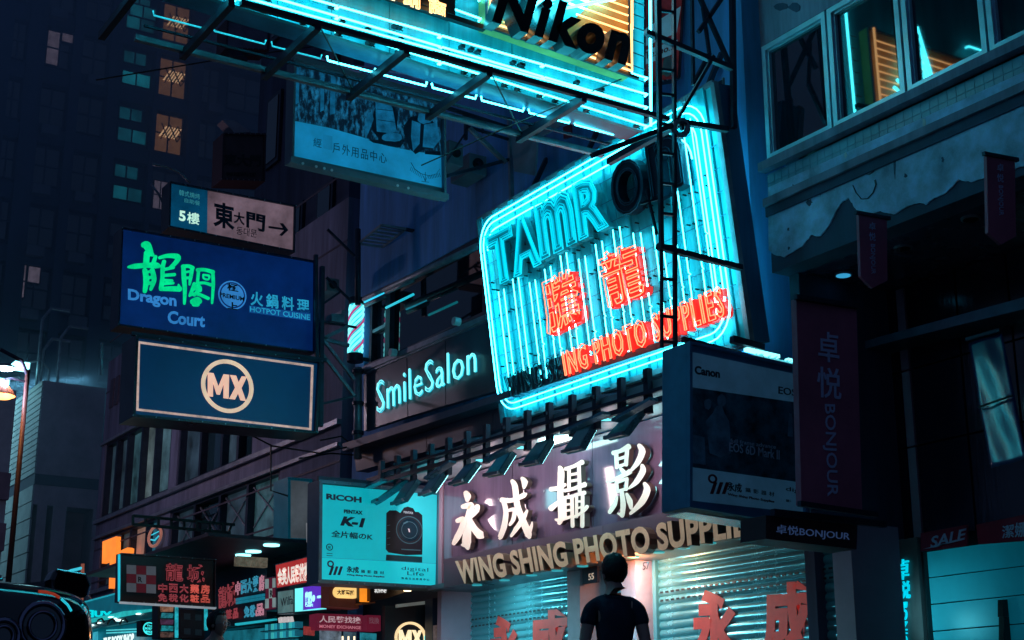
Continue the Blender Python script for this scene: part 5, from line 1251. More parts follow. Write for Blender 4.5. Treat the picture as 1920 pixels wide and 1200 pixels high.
text('print', '永成', [(650, 1061), (673, 1063), (673, 1075), (650, 1073)], pl, ik, r, .03, .005)
text('print', '攝影器材', [(677, 1068), (720, 1071), (720, 1077), (677, 1074)], pl, ik, r, .01, .005, track=.5)
text('print', 'Wing Shing Photo Supplies', [(650, 1076), (721, 1080), (721, 1083.5), (650, 1079.5)], pl, ik2, r, .05, .005)
text('print', 'digital', [(753, 1062), (803, 1065), (803, 1074), (753, 1070)], pl, ik, r, -.01, .005, track=.03); text('print', 'Life', [(764, 1071), (795, 1073), (795, 1080), (764, 1078)], pl, ik, r, -.01, .005)
text('print', '數碼生活專賣中心', [(753, 1082), (805, 1085), (805, 1089), (753, 1086)], pl, ik, r, .0, .005, track=.3)
cbk = mat('print_black_camera', (.008, .014, .025), .4, var=.3, scale=14); cgy = mat('print_camera_sheen', (.06, .20, .25), .4, var=.3)
slab('camera_print', pl, [(724, 962), (730, 957), (742, 957), (750, 962), (757, 952), (764, 950), (774, 953), (778, 960), (784, 960), (791, 966), (792, 1000), (791, 1040), (760, 1041), (728, 1036), (723, 1030)], .005, .008, cbk, r)
slab('camera_reflection_print', pl, [(724, 1040), (791, 1044), (791, 1055), (723, 1051)], .005, .0065, mat('print_reflection', (.01, .10, .13), .4), r)
ring(MB(), pl, 767, 994, 25, 26, .06, 1.6, .008, .010, 30).build('lens_print', cgy, r)
slab('lens_print', pl, ringpts(767, 994, 20, 21, .06, 24), .0085, .0095, mat('print_lens', (.004, .03, .05), .2), r); ring(MB(), pl, 767, 994, 15, 16, .06, .8, .0098, .0105, 24).build('lens_print', cgy, r)
slab('lens_glint', pl, [(764, 991), (767, 992), (768, 998), (766, 998)], .0105, .012, 'white', r); slab('lens_glint', pl, [(755, 981), (763, 977), (765, 979), (757, 983)], .0105, .012, cgy, r)
for y0 in (985, 997, 1009, 1021): slab('grip_highlight', pl, [(725, y0), (731, y0-1), (731, y0), (725, y0+1.2)], .008, .0095, cgy, r)
slab('body_highlight', pl, [(752, 1029), (788, 1031), (788, 1033), (752, 1031)], .008, .0095, cgy, r)
text('print', 'PENTAX', [(757, 958), (775, 960), (775, 964), (757, 962)], pl, mat('print_white', (.5, .7, .75), .5), r, .03, .008)
MB().bar(pl.at(594, 897, .02), pl.at(826, 918, .02), .05).build('top_rail', 'steel', r)
# ============================================================ street level shops below the middle building
pz1 = PX(XF-.3)
def fsign(name, label, q, face, parts=(), X=XF-.3, dep=.2, fw=2, frame='steel_l', cat='sign'):
    pl = PX(X); r = thing(name, pl.at((q[0][0]+q[1][0])/2, (q[0][1]+q[3][1])/2), label, cat)
    slab('sign_box', pl, q, -dep, 0, frame, r); (a, b), (c, d), (e, f), (g, h) = q
    slab('face', pl, [(a+fw, b+fw), (c-fw, d+fw), (e-fw, f-fw), (g+fw, h-fw)], .001, .008, face, r)
    return pl, r
pl, r = fsign('exchange_sign', 'lit red sign with large pale characters beside the cyan camera poster', [(516, 1058), (580, 1043), (580, 1093), (518, 1104)], glow('red_lit_face', (.42, .03, .03), .9, var=.2), X=XF-.9)
text('print', '金英人民幣找換', [(520, 1067), (579, 1053), (579, 1088), (521, 1099)], pl, glow('white_lit_print', (.85, .78, .70), 1.0), r, .03, .010)
pl, r = fsign('purple_box_sign', 'glowing purple light box with white lettering below the red exchange sign', [(553, 1103), (613, 1096), (613, 1143), (553, 1148)], glow('cyan_white_light', (.16, .85, .85), 1.3), X=XF-1.1, fw=1)
slab('purple_face', pl, [(570, 1101), (604, 1097), (604, 1140), (570, 1144)], .009, .014, glow('purple_lit', (.10, .03, .50), 1.1, var=.3), r)
text('print', '龍閣', [(572, 1110), (584, 1108), (584, 1132), (572, 1134)], pl, glow('print_white_cyan', (.4, .95, .9), 1.3), r, .03, .016); text('print', 'Court', [(572, 1132), (586, 1131), (586, 1137), (572, 1138)], pl, glow('print_white_cyan', (1, 1, 1), 1), r, .02, .016)
c = pl.at(590, 1122, .016); MB().disc(c, pl.n, .045, .003, 16).build('roundel', glow('print_white_cyan', (1, 1, 1), 1), r); text('print', '火鍋料理', [(594, 1117), (604, 1116), (604, 1121), (594, 1122)], pl, glow('print_white_cyan', (1, 1, 1), 1), r, 0, .016)
pl, r = fsign('silver_box_sign', 'dull silver box sign with faint script next to the purple light box', [(520, 1108), (552, 1104), (552, 1149), (520, 1152)], mat('silver_face', (.3, .42, .42), .3, metal=.4, emit=(.15, .32, .32), es=.45, var=.4), X=XF-1.1)
text('script', 'Wilfa', [(526, 1122), (549, 1116), (549, 1132), (526, 1138)], pl, 'steel_l', r, .0, .01)
pl, r = fsign('checker_sign', 'small red and white checkered board beside the neon characters of the pharmacy', [(497, 1083), (518, 1080), (519, 1143), (497, 1146)], mat('wine_face', (.25, .03, .07), .5, emit=(.14, .015, .04), es=.5), X=XF-.9)
wh = mat('checker_white', (.6, .65, .66), .5, emit=(.3, .42, .42), es=.55)
for (a, b, c_, d) in ((498.5, 1086, 505, 1104), (512, 1084.5, 517.5, 1102), (505.5, 1104, 511.5, 1122), (498.5, 1123, 505, 1141), (512, 1121, 518, 1139)): slab('check', pl, [(a, b), (c_, b-.6), (c_, d-.6), (a, d)], .009, .012, wh, r)
text('print', 'R', [(506, 1107), (511, 1106), (511, 1119), (506, 1120)], pl, 'black', r, .02, .013)
# pharmacy neon characters on the facade (mostly dim outline tubes)
nr = thing('pharmacy_neon_characters', PX(XF-.5).at(455, 1110), 'rows of dim red and blue outlined characters on the pharmacy front', 'neon sign')
pX5 = PX(XF-.5)
n_red = glow('dim_red_tube', (.42, .07, .09), .55); n_blu = glow('dim_blue_tube', (.05, .34, .50), .7); n_pk = glow('dim_pink_tube', (.7, .3, .4), .6)
for ch, q, m_ in (('龍', [(410, 1102), (424, 1098), (424, 1138), (410, 1141)], n_red), ('城', [(425, 1096), (441, 1091), (441, 1134), (425, 1138)], n_red), ('中', [(442, 1092), (450, 1089), (450, 1114), (442, 1117)], n_pk), ('西', [(452, 1090), (462, 1087), (462, 1111), (452, 1114)], n_blu), ('大', [(464, 1086), (472, 1083), (472, 1108), (464, 1111)], n_blu), ('藥', [(474, 1082), (484, 1079), (484, 1107), (474, 1110)], n_blu), ('房', [(486, 1080), (495, 1077), (495, 1106), (486, 1108)], n_pk),
                  ('免', [(458, 1138), (467, 1136), (467, 1156), (458, 1158)], n_blu), ('稅', [(469, 1136), (478, 1134), (478, 1155), (469, 1157)], n_blu), ('品', [(480, 1134), (494, 1131), (494, 1153), (480, 1155)], n_pk), ('化', [(412, 1146), (420, 1144), (420, 1160), (412, 1162)], n_red), ('粧', [(424, 1144), (434, 1142), (434, 1159), (424, 1161)], n_red), ('品', [(437, 1142), (446, 1140), (446, 1158), (437, 1160)], n_red)):
    neon('character_tube', ch, q, pX5, m_, nr, bold=.01, d=.04, r=.008, n=4)
slab('backing', pX5, [(404, 1076), (500, 1052), (500, 1166), (404, 1178)], -.1, .0, mat('neon_backing', (.02, .04, .06), .4, var=.4), nr)
for k, y in enumerate((1122, 1128)): slab('blue_strip', pX5, [(444, y), (497, y-9), (497, y-4), (444, y+5)], .001, .02, glow('teal_strip', (.01, .22, .32), .7), nr)
slab('blue_strip', pX5, [(446, 1169), (520, 1160), (520, 1163), (446, 1173)], .001, .05, glow('teal_strip_b', (.02, .5, .6), .8), nr)
# lower shop fronts: shutters, window strips, small lit items
sr = thing('shop_row', (XF, pF.at(420, 1100).y, 0), 'row of small cluttered shopfronts with glowing shelves at the bottom left', 'shopfront')
y_a, y_b = pF.at(812, 1150).y, pF.at(187, 1150).y
MB().box(XF-.05, XF+.3, pF.at(404, 1100).y, y_b, zC1-1.6, 3.3).build('wall', 'conc_d', sr)
MB().box(XF+.1, XF+.5, y_a, y_b, .12, 3.3).build('rear_wall', 'black', sr)
teal_i = glow('teal_interior', (.01, .16, .22), .8, var=.7, scale=3)
for k in range(7): slab('shutter_slat', PX(XF), [(404, 1170+k*6), (520, 1156+k*6), (520, 1160+k*6), (404, 1174.5+k*6)], 0, .04, 'shut', sr)
random.seed(11)
for row, (xa, ya_, xb, yb__) in enumerate(((505, 1172, 568, 1166), (505, 1188, 568, 1183))):
    slab('shelf', PX(XF-.1), [(xa, ya_+12), (xb, yb__+12), (xb, yb__+14), (xa, ya_+14)], 0, .15, 'steel_l', sr)
    for k in range(11):
        x = xa+3+k*5.6; y = ya_-(x-xa)*.1; o = slab('goods_box', PX(XF-.1), [(x, y), (x+4, y-.4), (x+4, y+11), (x, y+11.4)], 0, .1, glow('goods_%d' % (k % 3), [(.02, .35, .45), (.01, .12, .18), (.05, .5, .5)][k % 3], .8), sr)
for k in range(4): slab('white_letter', PX(XF-1.0), [(525+k*6.5, 1159-k*.4), (530+k*6.5, 1157-k*.4), (532+k*6.5, 1167-k*.5), (526+k*6.5, 1168-k*.5)], 0, .03, glow('pale_pink_sign', (.55, .5, .5), .9), sr)
slab('window_strip', PX(XF-.05), [(420, 1184), (560, 1172), (560, 1260), (420, 1260)], 0, .01, teal_i, sr)
for q, c in (([(570, 1174), (590, 1176), (590, 1192), (570, 1190)], (.3, .04, .04)), ([(600, 1182), (640, 1184), (640, 1210), (600, 1210)], (.14, .2, .26)), ([(645, 1184), (668, 1186), (668, 1210), (645, 1210)], (.05, .1, .14)), ([(676, 1186), (706, 1188), (706, 1210), (676, 1210)], (.02, .25, .32))):
    slab('shop_poster', PY(18.2), q, -.02, 0, mat('shop_poster_%d' % q[0][0], c, .5, emit=c, es=.8, var=.8, scale=9), sr)
for x in (642, 653, 664): slab('candle_lamp', PY(18.1), [(x, 1193), (x+2, 1193), (x+2, 1206), (x, 1206)], -.02, 0, glow('tiny_warm', (1, .8, .5), 2), sr)
pg = PY(17.6)
def psign(name, label, y, q, boxm, cat='sign', dep=.25):
    pl = PY(y); r = thing(name, pl.at((q[0][0]+q[1][0])/2, (q[0][1]+q[3][1])/2), label, cat); slab('sign_box', pl, q, -dep, 0, boxm, r); return pl, r
pl, r = psign('money_exchange_sign', 'dull red sign reading money exchange under the oval yellow sign', 18.0, [(595, 1150), (680, 1153), (680, 1182), (595, 1180)], mat('wine_lit', (.22, .02, .05), .5, emit=(.16, .012, .035), es=.6))
pk2 = glow('pinkish_print', (.55, .38, .42), .75)
text('print', '人民幣找換', [(599, 1154), (677, 1157), (677, 1169), (599, 1167)], pl, pk2, r, .02, .003); text('print', 'MONEY EXCHANGE', [(599, 1171), (677, 1174), (677, 1180), (599, 1177)], pl, glow('pink_small_print', (.5, .16, .22), .8), r, .025, .003)
pl, r = psign('dim_exchange_sign', 'dimmer narrow red sign right of the money exchange sign', 18.6, [(688, 1153), (714, 1154), (714, 1183), (688, 1182)], mat('wine_lit', (0, 0, 0)))
text('print', '找換', [(692, 1157), (711, 1158), (711, 1170), (692, 1169)], pl, mat('dim_pinkish', (.3, .18, .22), .5, emit=(.25, .1, .14), es=.5), r, .01, .003)
pl, r = psign('yellow_oval_sign', 'brown box sign with a glowing yellow oval of characters', 17.8, [(617, 1095), (673, 1099), (673, 1141), (617, 1137)], mat('brown_lit', (.08, .03, .02), .5, emit=(.05, .012, .008), es=.6))
cap = [(648+14*sx+10.5*math.cos(a), 1111+sx*.6+11*math.sin(a)) for sx, a0 in ((1, -90), (-1, 90)) for a in [RAD(a0+k*18) for k in range(11)]]
slab('oval', pl, cap, .001, .02, glow('yellow_lit', (1.0, .62, .20), 1.15), r)
text('print', '大班蛋撻', [(632, 1105), (665, 1107), (665, 1117), (632, 1115)], pl, 'black', r, .035, .021)
pl, r = psign('orange_light_box', 'plain glowing orange panel beside the yellow oval sign', 17.7, [(673.5, 1100), (692, 1101), (692, 1131), (673.5, 1130)], 'steel')
slab('lit_face', pl, [(674, 1101), (691.5, 1102), (691.5, 1129), (674, 1128.5)], .001, .01, glow('orange_lit', (1.0, .30, .02), 1.0), r); slab('ledge', pl, [(672, 1131.5), (697, 1129), (697, 1132), (672, 1135)], -.1, .1, mat('orange_ledge', (.6, .25, .1), .5), r)
pl, r = psign('brown_slanted_sign', 'dark brown board with small pale characters below the lit poster', 17.6, [(694, 1099), (778, 1104), (726, 1122), (694, 1127)], mat('brown_board', (.05, .025, .025), .5))
text('print', '本周尋味', [(702, 1103), (726, 1104), (724, 1112), (702, 1112)], pl, glow('pale_print_b', (.8, .8, .78), .9), r, .03, .003)
pl = PY(17.5); r = thing('oval_ceiling_lamp', pl.at(765, 1107), 'warm oval ceiling lamp tucked under the lit camera poster', 'lamp')
c = pl.at(764, 1104); MB().lathe([(.001, 0), (.15, .0), (.2, .04), (.17, .08), (.001, .08)], c, 20).build('body', mat('bronze_lamp', (.4, .22, .1), .4), r, smooth=True)
MB().lathe([(.001, -.004), (.05, -.004), (.05, -.03), (.001, -.03)], c, 14).build('bulb', glow('warm_bulb', (1, .75, .4), 5), r)
pl, r = psign('lower_round_logo_sign', 'dark shop panel with a glowing ringed pair of letters at the bottom edge', 17.2, [(722, 1136), (804, 1134), (806, 1260), (722, 1260)], mat('black_panel', (.012, .012, .02), .4), dep=.08)
ring(MB(), pl, 769, 1196, 29.5, 30, .03, 4.5, .001, .02).build('ring', glow('warm_ring', (.95, .68, .36), 1.1), r); mx(pl, r, [(747, 1181), (790, 1182), (790, 1211), (747, 1210)], glow('warm_letter', (.98, .78, .48), 1.15))
slab('light_strip', PY(17.1), [(745, 1133), (805, 1126), (805, 1132), (745, 1139)], -.05, 0, mat('strip_metal', (.4, .4, .4), .4, emit=(.2, .22, .2), es=.4), r)
MB().slab(PY(17.15), [(797, 1192), (806, 1190), (806, 1212), (797, 1212)], -.02, 0).build('window_glint', glow('teal_glint', (.03, .7, .8), 1.2), r)
pl, r = psign('corner_pillar_posters', 'narrow shop pillar with a beige poster and small white sticker beside the left shutter', 16.9, [(811, 1122), (857, 1118), (857, 1260), (811, 1260)], mat('navy_pillar', (.03, .04, .08), .5), cat='pillar', dep=.2)
slab('poster', pl, [(812, 1173), (828, 1171), (829, 1200), (812, 1200)], .001, .01, mat('beige_poster', (.4, .3, .28), .6, emit=(.2, .12, .11), es=.4, var=.6, scale=8), r)
slab('sticker', pl, [(841, 1177), (853, 1173), (853, 1182), (841, 1185)], .001, .01, mat('white_sticker', (.5, .55, .6), .6, emit=(.2, .24, .28), es=.4), r); text('print', 'X', [(844, 1177), (850, 1175), (850, 1180), (844, 1182)], pl, 'black', r, .02, .011)
# canopies with downlights
pl = PY(20.0); r = thing('gold_front_canopy', pl.at(473, 1050), 'small canopy with a rough gold front and two round downlights', 'canopy')
zc2 = pl.at(445, 1060).z; x0, x1 = pl.at(445, 1050).x, pl.at(502, 1050).x
MB().box(x0, x1, 20, 20.12, zc2, pl.at(445, 1042).z).build('gold_front', mat('rough_gold', (.45, .38, .28), .7, var=.6, scale=14, bump=1, emit=(.25, .22, .15), es=.3), r)
MB().box(x0-.4, XF, 20.13, 26, zc2+.4, zc2+.45).build('underside', mat('canopy_dark', (.06, .06, .09), .5), r)
for px, py in ((475, 1033), (456, 1040), (509, 1021)):
    c = PZ(zc2+.4).at(px, py); MB().disc(c, (0, 0, -1), .12, .02, 14).build('downlight', glow('white_cyan_down', (.3, .95, 1), 3), r)
slab('side_board', PX(XF-.35), [(504, 1040), (580, 1019), (580, 1026), (504, 1048)], -.1, 0, 'conc_d', r)
# framed grey light box left of the lit poster
pl, r = blade('grey_light_box', 'tall unlit grey box sign with teal frame left of the lit camera poster', 20.5, [(538, 895), (584, 899), (584, 1016), (538, 1014)], .5, mat('teal_frame', (.05, .22, .30), .4, emit=(.0, .05, .08), es=.5), mat('grey_shiny_face', (.20, .22, .24), .35, metal=.3, var=.5, scale=1.5, emit=(.10, .12, .14), es=.5), 5)  # faint emission put into the unlit face and frame
slab('side_face', pl, [(585, 902), (597, 900), (597, 1014), (585, 1016)], -.3, -.05, mat('wine_side', (.10, .06, .09), .5), r)
sc = thing('white_net_bag', PY(17).at(588, 996), 'small white cross-hatched lantern between the two box signs', 'lantern')
ps5 = PY(17.0); slab('shade', ps5, [(580, 979), (588, 981), (596, 978), (595, 1016), (588, 1019), (581, 1015)], -.1, 0, mat('white_shade', (.5, .5, .52), .6, emit=(.3, .32, .34), es=.5), sc)
for a, b in (((582, 987), (594, 1010)), ((594, 987), (582, 1010)), ((581, 985), (595, 985)), ((581, 1011), (595, 1011))): MB().bar(ps5.at(*a, .01), ps5.at(*b, .01), .012).build('rib', 'steel', sc)
# long horizontal bracket truss
tb = thing('horizontal_bracket', PY(21.5).at(380, 985), 'long dark horizontal ladder bracket sticking out over the pharmacy sign', 'bracket')
p21 = PY(21.5)
for a, b in (((248, 967), (440, 984)), ((248, 983), (432, 999))): MB().bar(p21.at(*a), p21.at(*b), .04).build('rail', 'black', tb)
for i in range(8): x = 249+i*24; MB().bar(p21.at(x, 967+(x-248)*.09), p21.at(x, 983+(x-248)*.087), .035).build('rung', 'black', tb)
MB().bar(p21.at(434, 984), p21.at(420, 1020), .03).build('stay', 'black', tb)
cbs = thing('overhead_cable', (8, 19, 6), 'thin dark cables strung from the ringed letter sign to the salon corner', 'cable')
for pts in ([(440, 800), (510, 836), (600, 850), (660, 836)], [(600, 826), (640, 818), (680, 850)], [(508, 835), (508, 920), (540, 930)], [(560, 860), (620, 850), (700, 856)], [(180, 150), (420, 110), (640, 80)]): MB().tube(line(PY(19), pts), .012, 5).build('cable', 'black', cbs)
# pharmacy blade sign
pl, r = blade('pharmacy_sign', 'dark pharmacy blade sign with a red and white checker and red outlined characters', 20.8, [(226, 1037), (403, 1049), (403, 1139), (223, 1128)], .2, mat('pharmacy_frame', (.10, .06, .08), .3, metal=.3), mat('pharmacy_face', (.035, .012, .02), .3, var=.4, spec=.6), 2)
rw = mat('checker_wine', (.24, .02, .035), .5, emit=(.12, .01, .02), es=.35); ww_ = mat('checker_pale', (.30, .30, .34), .5, emit=(.12, .12, .14), es=.4)
for i in range(3):
    for j in range(3):
        x = 237+i*18.5; y = 1059+j*17+i*1.2; slab('check', pl, [(x, y), (x+18, y+1), (x+18, y+17.6), (x, y+16.6)], .006, .010, rw if (i+j) % 2 else ww_, r)
text('print', 'R', [(259, 1081), (267, 1082), (267, 1092), (259, 1091)], pl, 'black', r, .03, .011)
for ch, q in (('龍', [(311, 1056), (343, 1058), (343, 1090), (311, 1088)]), ('城', [(351, 1058), (383, 1060), (383, 1093), (351, 1091)])): neon('character_tube', ch, q, pl, n_red, r, bold=.01, d=.03, r=.006, n=4); text('character_back', ch, q, pl, mat('dull_red_back', (.12, .015, .015), .5), r, .02, .006)
n_r2 = glow('dim_red_tube_b', (.75, .13, .10), .6)
for k, ch in enumerate('中西大藥房'): neon('character_tube', ch, [(297+k*20, 1094+k*.6), (313+k*20, 1095+k*.6), (313+k*20, 1111+k*.6), (297+k*20, 1110+k*.6)], pl, n_r2 if k > 2 else n_red, r, bold=.0, d=.03, r=.0055, n=4)
for k, ch in enumerate('免稅化粧品'): neon('character_tube', ch, [(297+k*20, 1113+k*.6), (313+k*20, 1114+k*.6), (313+k*20, 1128+k*.6), (297+k*20, 1127+k*.6)], pl, n_r2 if k > 2 else n_red, r, bold=.0, d=.03, r=.0055, n=4)
MB().bar(pl.at(223, 1130, .02), pl.at(404, 1141, .02), .03).build('lit_edge', glow('pale_edge', (.4, .45, .5), .6), r)
MB().tube([pl.at(222, 1040, .03), pl.at(222, 1128, .03)], .018, 6).build('edge_tube', 'tube_dim', r)
for x, y0, y1 in ((331, 1137, 1196), (386, 1140, 1182)): MB().bar(pl.at(x, y0), pl.at(x, y1), .04).build('lit_post', glow('teal_post', (.02, .5, .6), .8, var=.8, scale=9), r)
pl, r = psign('lower_checker_board', 'very dim checkered board hanging under the pharmacy sign', 21, [(338, 1142), (384, 1145), (384, 1198), (338, 1196)], mat('dim_wine', (.05, .015, .03), .5))
for (x, y) in ((345, 1150), (366, 1152), (345, 1178), (366, 1180)): slab('check', pl, [(x, y), (x+12, y+.6), (x+12, y+12), (x, y+11)], .001, .004, mat('dim_pale', (.12, .12, .16), .5), r)
pl, r = psign('poster_column', 'narrow column of colourful glowing posters left of the lit teal post', 20.9, [(296, 1134), (328, 1136), (328, 1199), (296, 1197)], 'black')
for k, c in enumerate(((.45, .2, .12), (.03, .3, .36), (.12, .04, .1), (.02, .4, .45), (.2, .1, .08))): slab('poster', pl, [(300+(k % 2)*3, 1137+k*12), (325, 1138+k*12), (324, 1147+k*12), (301, 1147+k*12)], .001, .01, mat('column_poster_%d' % k, c, .5, emit=c, es=.5, var=.95, scale=14), r)
# body care shop
yB = PY(27).at(200, 1150)
r = thing('body_care_shop', (yB.x, 27, 0), 'glowing teal shop canopy with white downlights and lettering at the bottom left', 'shop')
pf6 = PX(XF-1.0)
slab('glass_parapet', pf6, [(144, 1134), (222, 1113), (300, 1120), (300, 1142), (144, 1168)], -.1, 0, mat('teal_parapet', (.03, .22, .28), .3, emit=(.0, .09, .13), es=.8, var=.3), r)
slab('parapet_edge', pf6, [(144, 1132), (222, 1111), (222, 1113), (144, 1134)], -.1, .03, glow('teal_edge', (.02, .4, .5), .7), r)
text('reflected_letters', 'IƎUV', [(158, 1143), (209, 1146), (209, 1154), (158, 1159)], pf6, glow('bright_teal', (.0, .7, .75), 1.1), r, .04, .003)
slab('canopy_edge', pf6, [(140, 1172), (320, 1140), (330, 1150), (140, 1186)], -.1, .02, mat('canopy_teal', (.02, .10, .13), .4, emit=(0, .03, .04), es=.8), r)
slab('lit_ceiling', pf6, [(150, 1166), (235, 1146), (300, 1141), (300, 1144), (150, 1172)], .0, .03, glow('lit_ceiling_glow', (.02, .48, .48), .9, var=.4, scale=3), r)
for x, y, rx, ry in ((166, 1173, 11, 2.6), (147, 1179, 5, 1.8), (186, 1168, 4, 1.5), (225, 1163, 8, 2), (216, 1160, 4, 1.5), (260, 1151, 5, 1.6), (208, 1157, 5, 1)):
    slab('downlight', PX(XF-1.04), ringpts(x, y, rx, ry, -.08, 14), 0, .01, glow('white_down', (.7, 1, .97), 2.2), r)
for x in (189, 210, 233): MB().tube(line(PX(XF-1.05), [(x-8, 1170), (x-4, 1162), (x+2, 1160), (x+6, 1166)]), .02, 5).build('lamp_bracket', 'black', r)
slab('shop_window', PX(XF-.8), [(146, 1186), (330, 1156), (330, 1260), (146, 1260)], -.1, 0, mat('teal_window', (.02, .15, .2), .3, emit=(.0, .10, .14), es=.8, var=.5, scale=2), r)
for x in (163, 175): slab('lit_window_pane', PX(XF-.85), [(x, 1186), (x+9, 1184), (x+9, 1210), (x, 1210)], 0, .01, glow('lit_pane', (.05, .5, .65), .8, var=.5), r)
for y in (1181, 1186): slab('light_line', PX(XF-.85), [(200, y), (264, y-3), (264, y-1), (200, y+2)], 0, .01, glow('light_line', (.1, .75, .8), .9), r)
text('print', 'THE BODY SHOP', [(194, 1196), (251, 1187), (251, 1204), (194, 1212)], PX(XF-.9), glow('white_lettering', (.75, .95, .92), 1.2), r, .05, .003)
pl, r = psign('round_logo_sign', 'small black blade sign with a glowing teal round logo', 25, [(265, 1163), (294, 1165), (294, 1193), (265, 1192)], 'black')
tg = glow('teal_logo', (.05, .85, .85), 1.2); ring(MB(), pl, 280, 1178.5, 12, 12, .05, 2.2, .001, .01, 24).build('ring', tg, r)
text('print', 'The', [(275, 1171), (285, 1171.5), (285, 1175), (275, 1174.5)], pl, tg, r, .02, .003); text('print', 'BODY', [(272, 1176), (288, 1176.8), (288, 1181), (272, 1180)], pl, tg, r, .04, .003); text('print', 'SHOP', [(273, 1182), (287, 1182.8), (287, 1187), (273, 1186)], pl, tg, r, .04, .003)
# railing posts
rl = thing('railing_post', PY(30).at(155, 1100), 'thin posts and teal rail glinting in front of the stone block at the lower left', 'railing')
p30 = PY(30)
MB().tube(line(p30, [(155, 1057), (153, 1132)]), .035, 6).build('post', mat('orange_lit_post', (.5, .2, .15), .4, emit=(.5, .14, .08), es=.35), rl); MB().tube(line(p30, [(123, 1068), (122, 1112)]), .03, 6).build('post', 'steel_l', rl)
MB().tube(line(p30, [(123, 1075), (133, 1070), (154, 1065)]), .03, 6).build('rail', 'tube_dim', rl); MB().tube(line(p30, [(157, 1104), (172, 1126)]), .02, 5).build('stay', 'steel_l', rl)
# ============================================================ parked car
def loft(secs, name, m, parent, smooth=True):
    """secs: list of rings (same count) -> closed skin"""
    mb = MB(); n = len(secs[0])
    for s_ in secs: mb.v += [Vector(p) for p in s_]
    for i in range(len(secs)-1):
        for j in range(n): mb.f.append((i*n+j, i*n+(j+1) % n, (i+1)*n+(j+1) % n, (i+1)*n+j))
    mb.f.append(tuple(range(n-1, -1, -1))); mb.f.append(tuple((len(secs)-1)*n+j for j in range(n)))
    o = mb.build(name, m, parent, smooth=smooth); md = o.modifiers.new('s', 'SUBSURF'); md.levels = 2; md.render_levels = 2; return o
cx, cy = .88, 6.05
KZ = 1.04
car = thing('parked_car', (cx, cy+2, 0), 'black car with round headlamps parked at the bottom left corner', 'car')
cp = mat('black_car_paint', (.004, .006, .012), .10, metal=.2, var=0, spec=.8, ior=1.7)
def sec(y, hw, z0, z1, rr=.085, crown=.02):
    hw += .06
    return [(cx-hw, y, z0+rr), (cx-hw+rr*.5, y, z0), (cx+hw-rr*.5, y, z0), (cx+hw, y, z0+rr), (cx+hw, y, z1-rr*1.6), (cx+hw-rr*.5, y, z1-rr*.5), (cx+hw*.84, y, z1), (cx, y, z1+crown), (cx-hw*.84, y, z1), (cx-hw+rr*.5, y, z1-rr*.5), (cx-hw, y, z1-rr*1.6)]
loft([sec(cy-.02, .78, .38, 1.00), sec(cy+.05, .90, .30, 1.09), sec(cy+.30, .96, .26, 1.14), sec(cy+1.0, .98, .24, 1.19), sec(cy+1.35, .98, .24, 1.21), sec(cy+2.6, .98, .24, 1.21), sec(cy+4.2, .97, .26, 1.21), sec(cy+4.7, .88, .34, 1.15)], 'body', cp, car)
def gsec(y, hw, z0, z1, hw1): return [(cx-hw, y, z0), (cx+hw, y, z0), (cx+hw1, y, z1), (cx+hw1*.5, y, z1+.03), (cx-hw1*.5, y, z1+.03), (cx-hw1, y, z1)]
loft([gsec(cy+1.15, .85, 1.1, 1.19, .84), gsec(cy+1.30, .86, 1.1, 1.27, .83), gsec(cy+2.05, .86, 1.1, 1.80, .66), gsec(cy+3.6, .86, 1.1, 1.84, .66), gsec(cy+4.55, .82, 1.05, 1.25, .74)], 'cabin', cp, car)
MB().add([(cx-.74, cy+1.40, 1.35), (cx+.74, cy+1.40, 1.35), (cx+.60, cy+2.0, 1.78), (cx-.60, cy+2.0, 1.78)], [(0, 1, 2, 3)]).build('windscreen', 'glass', car)
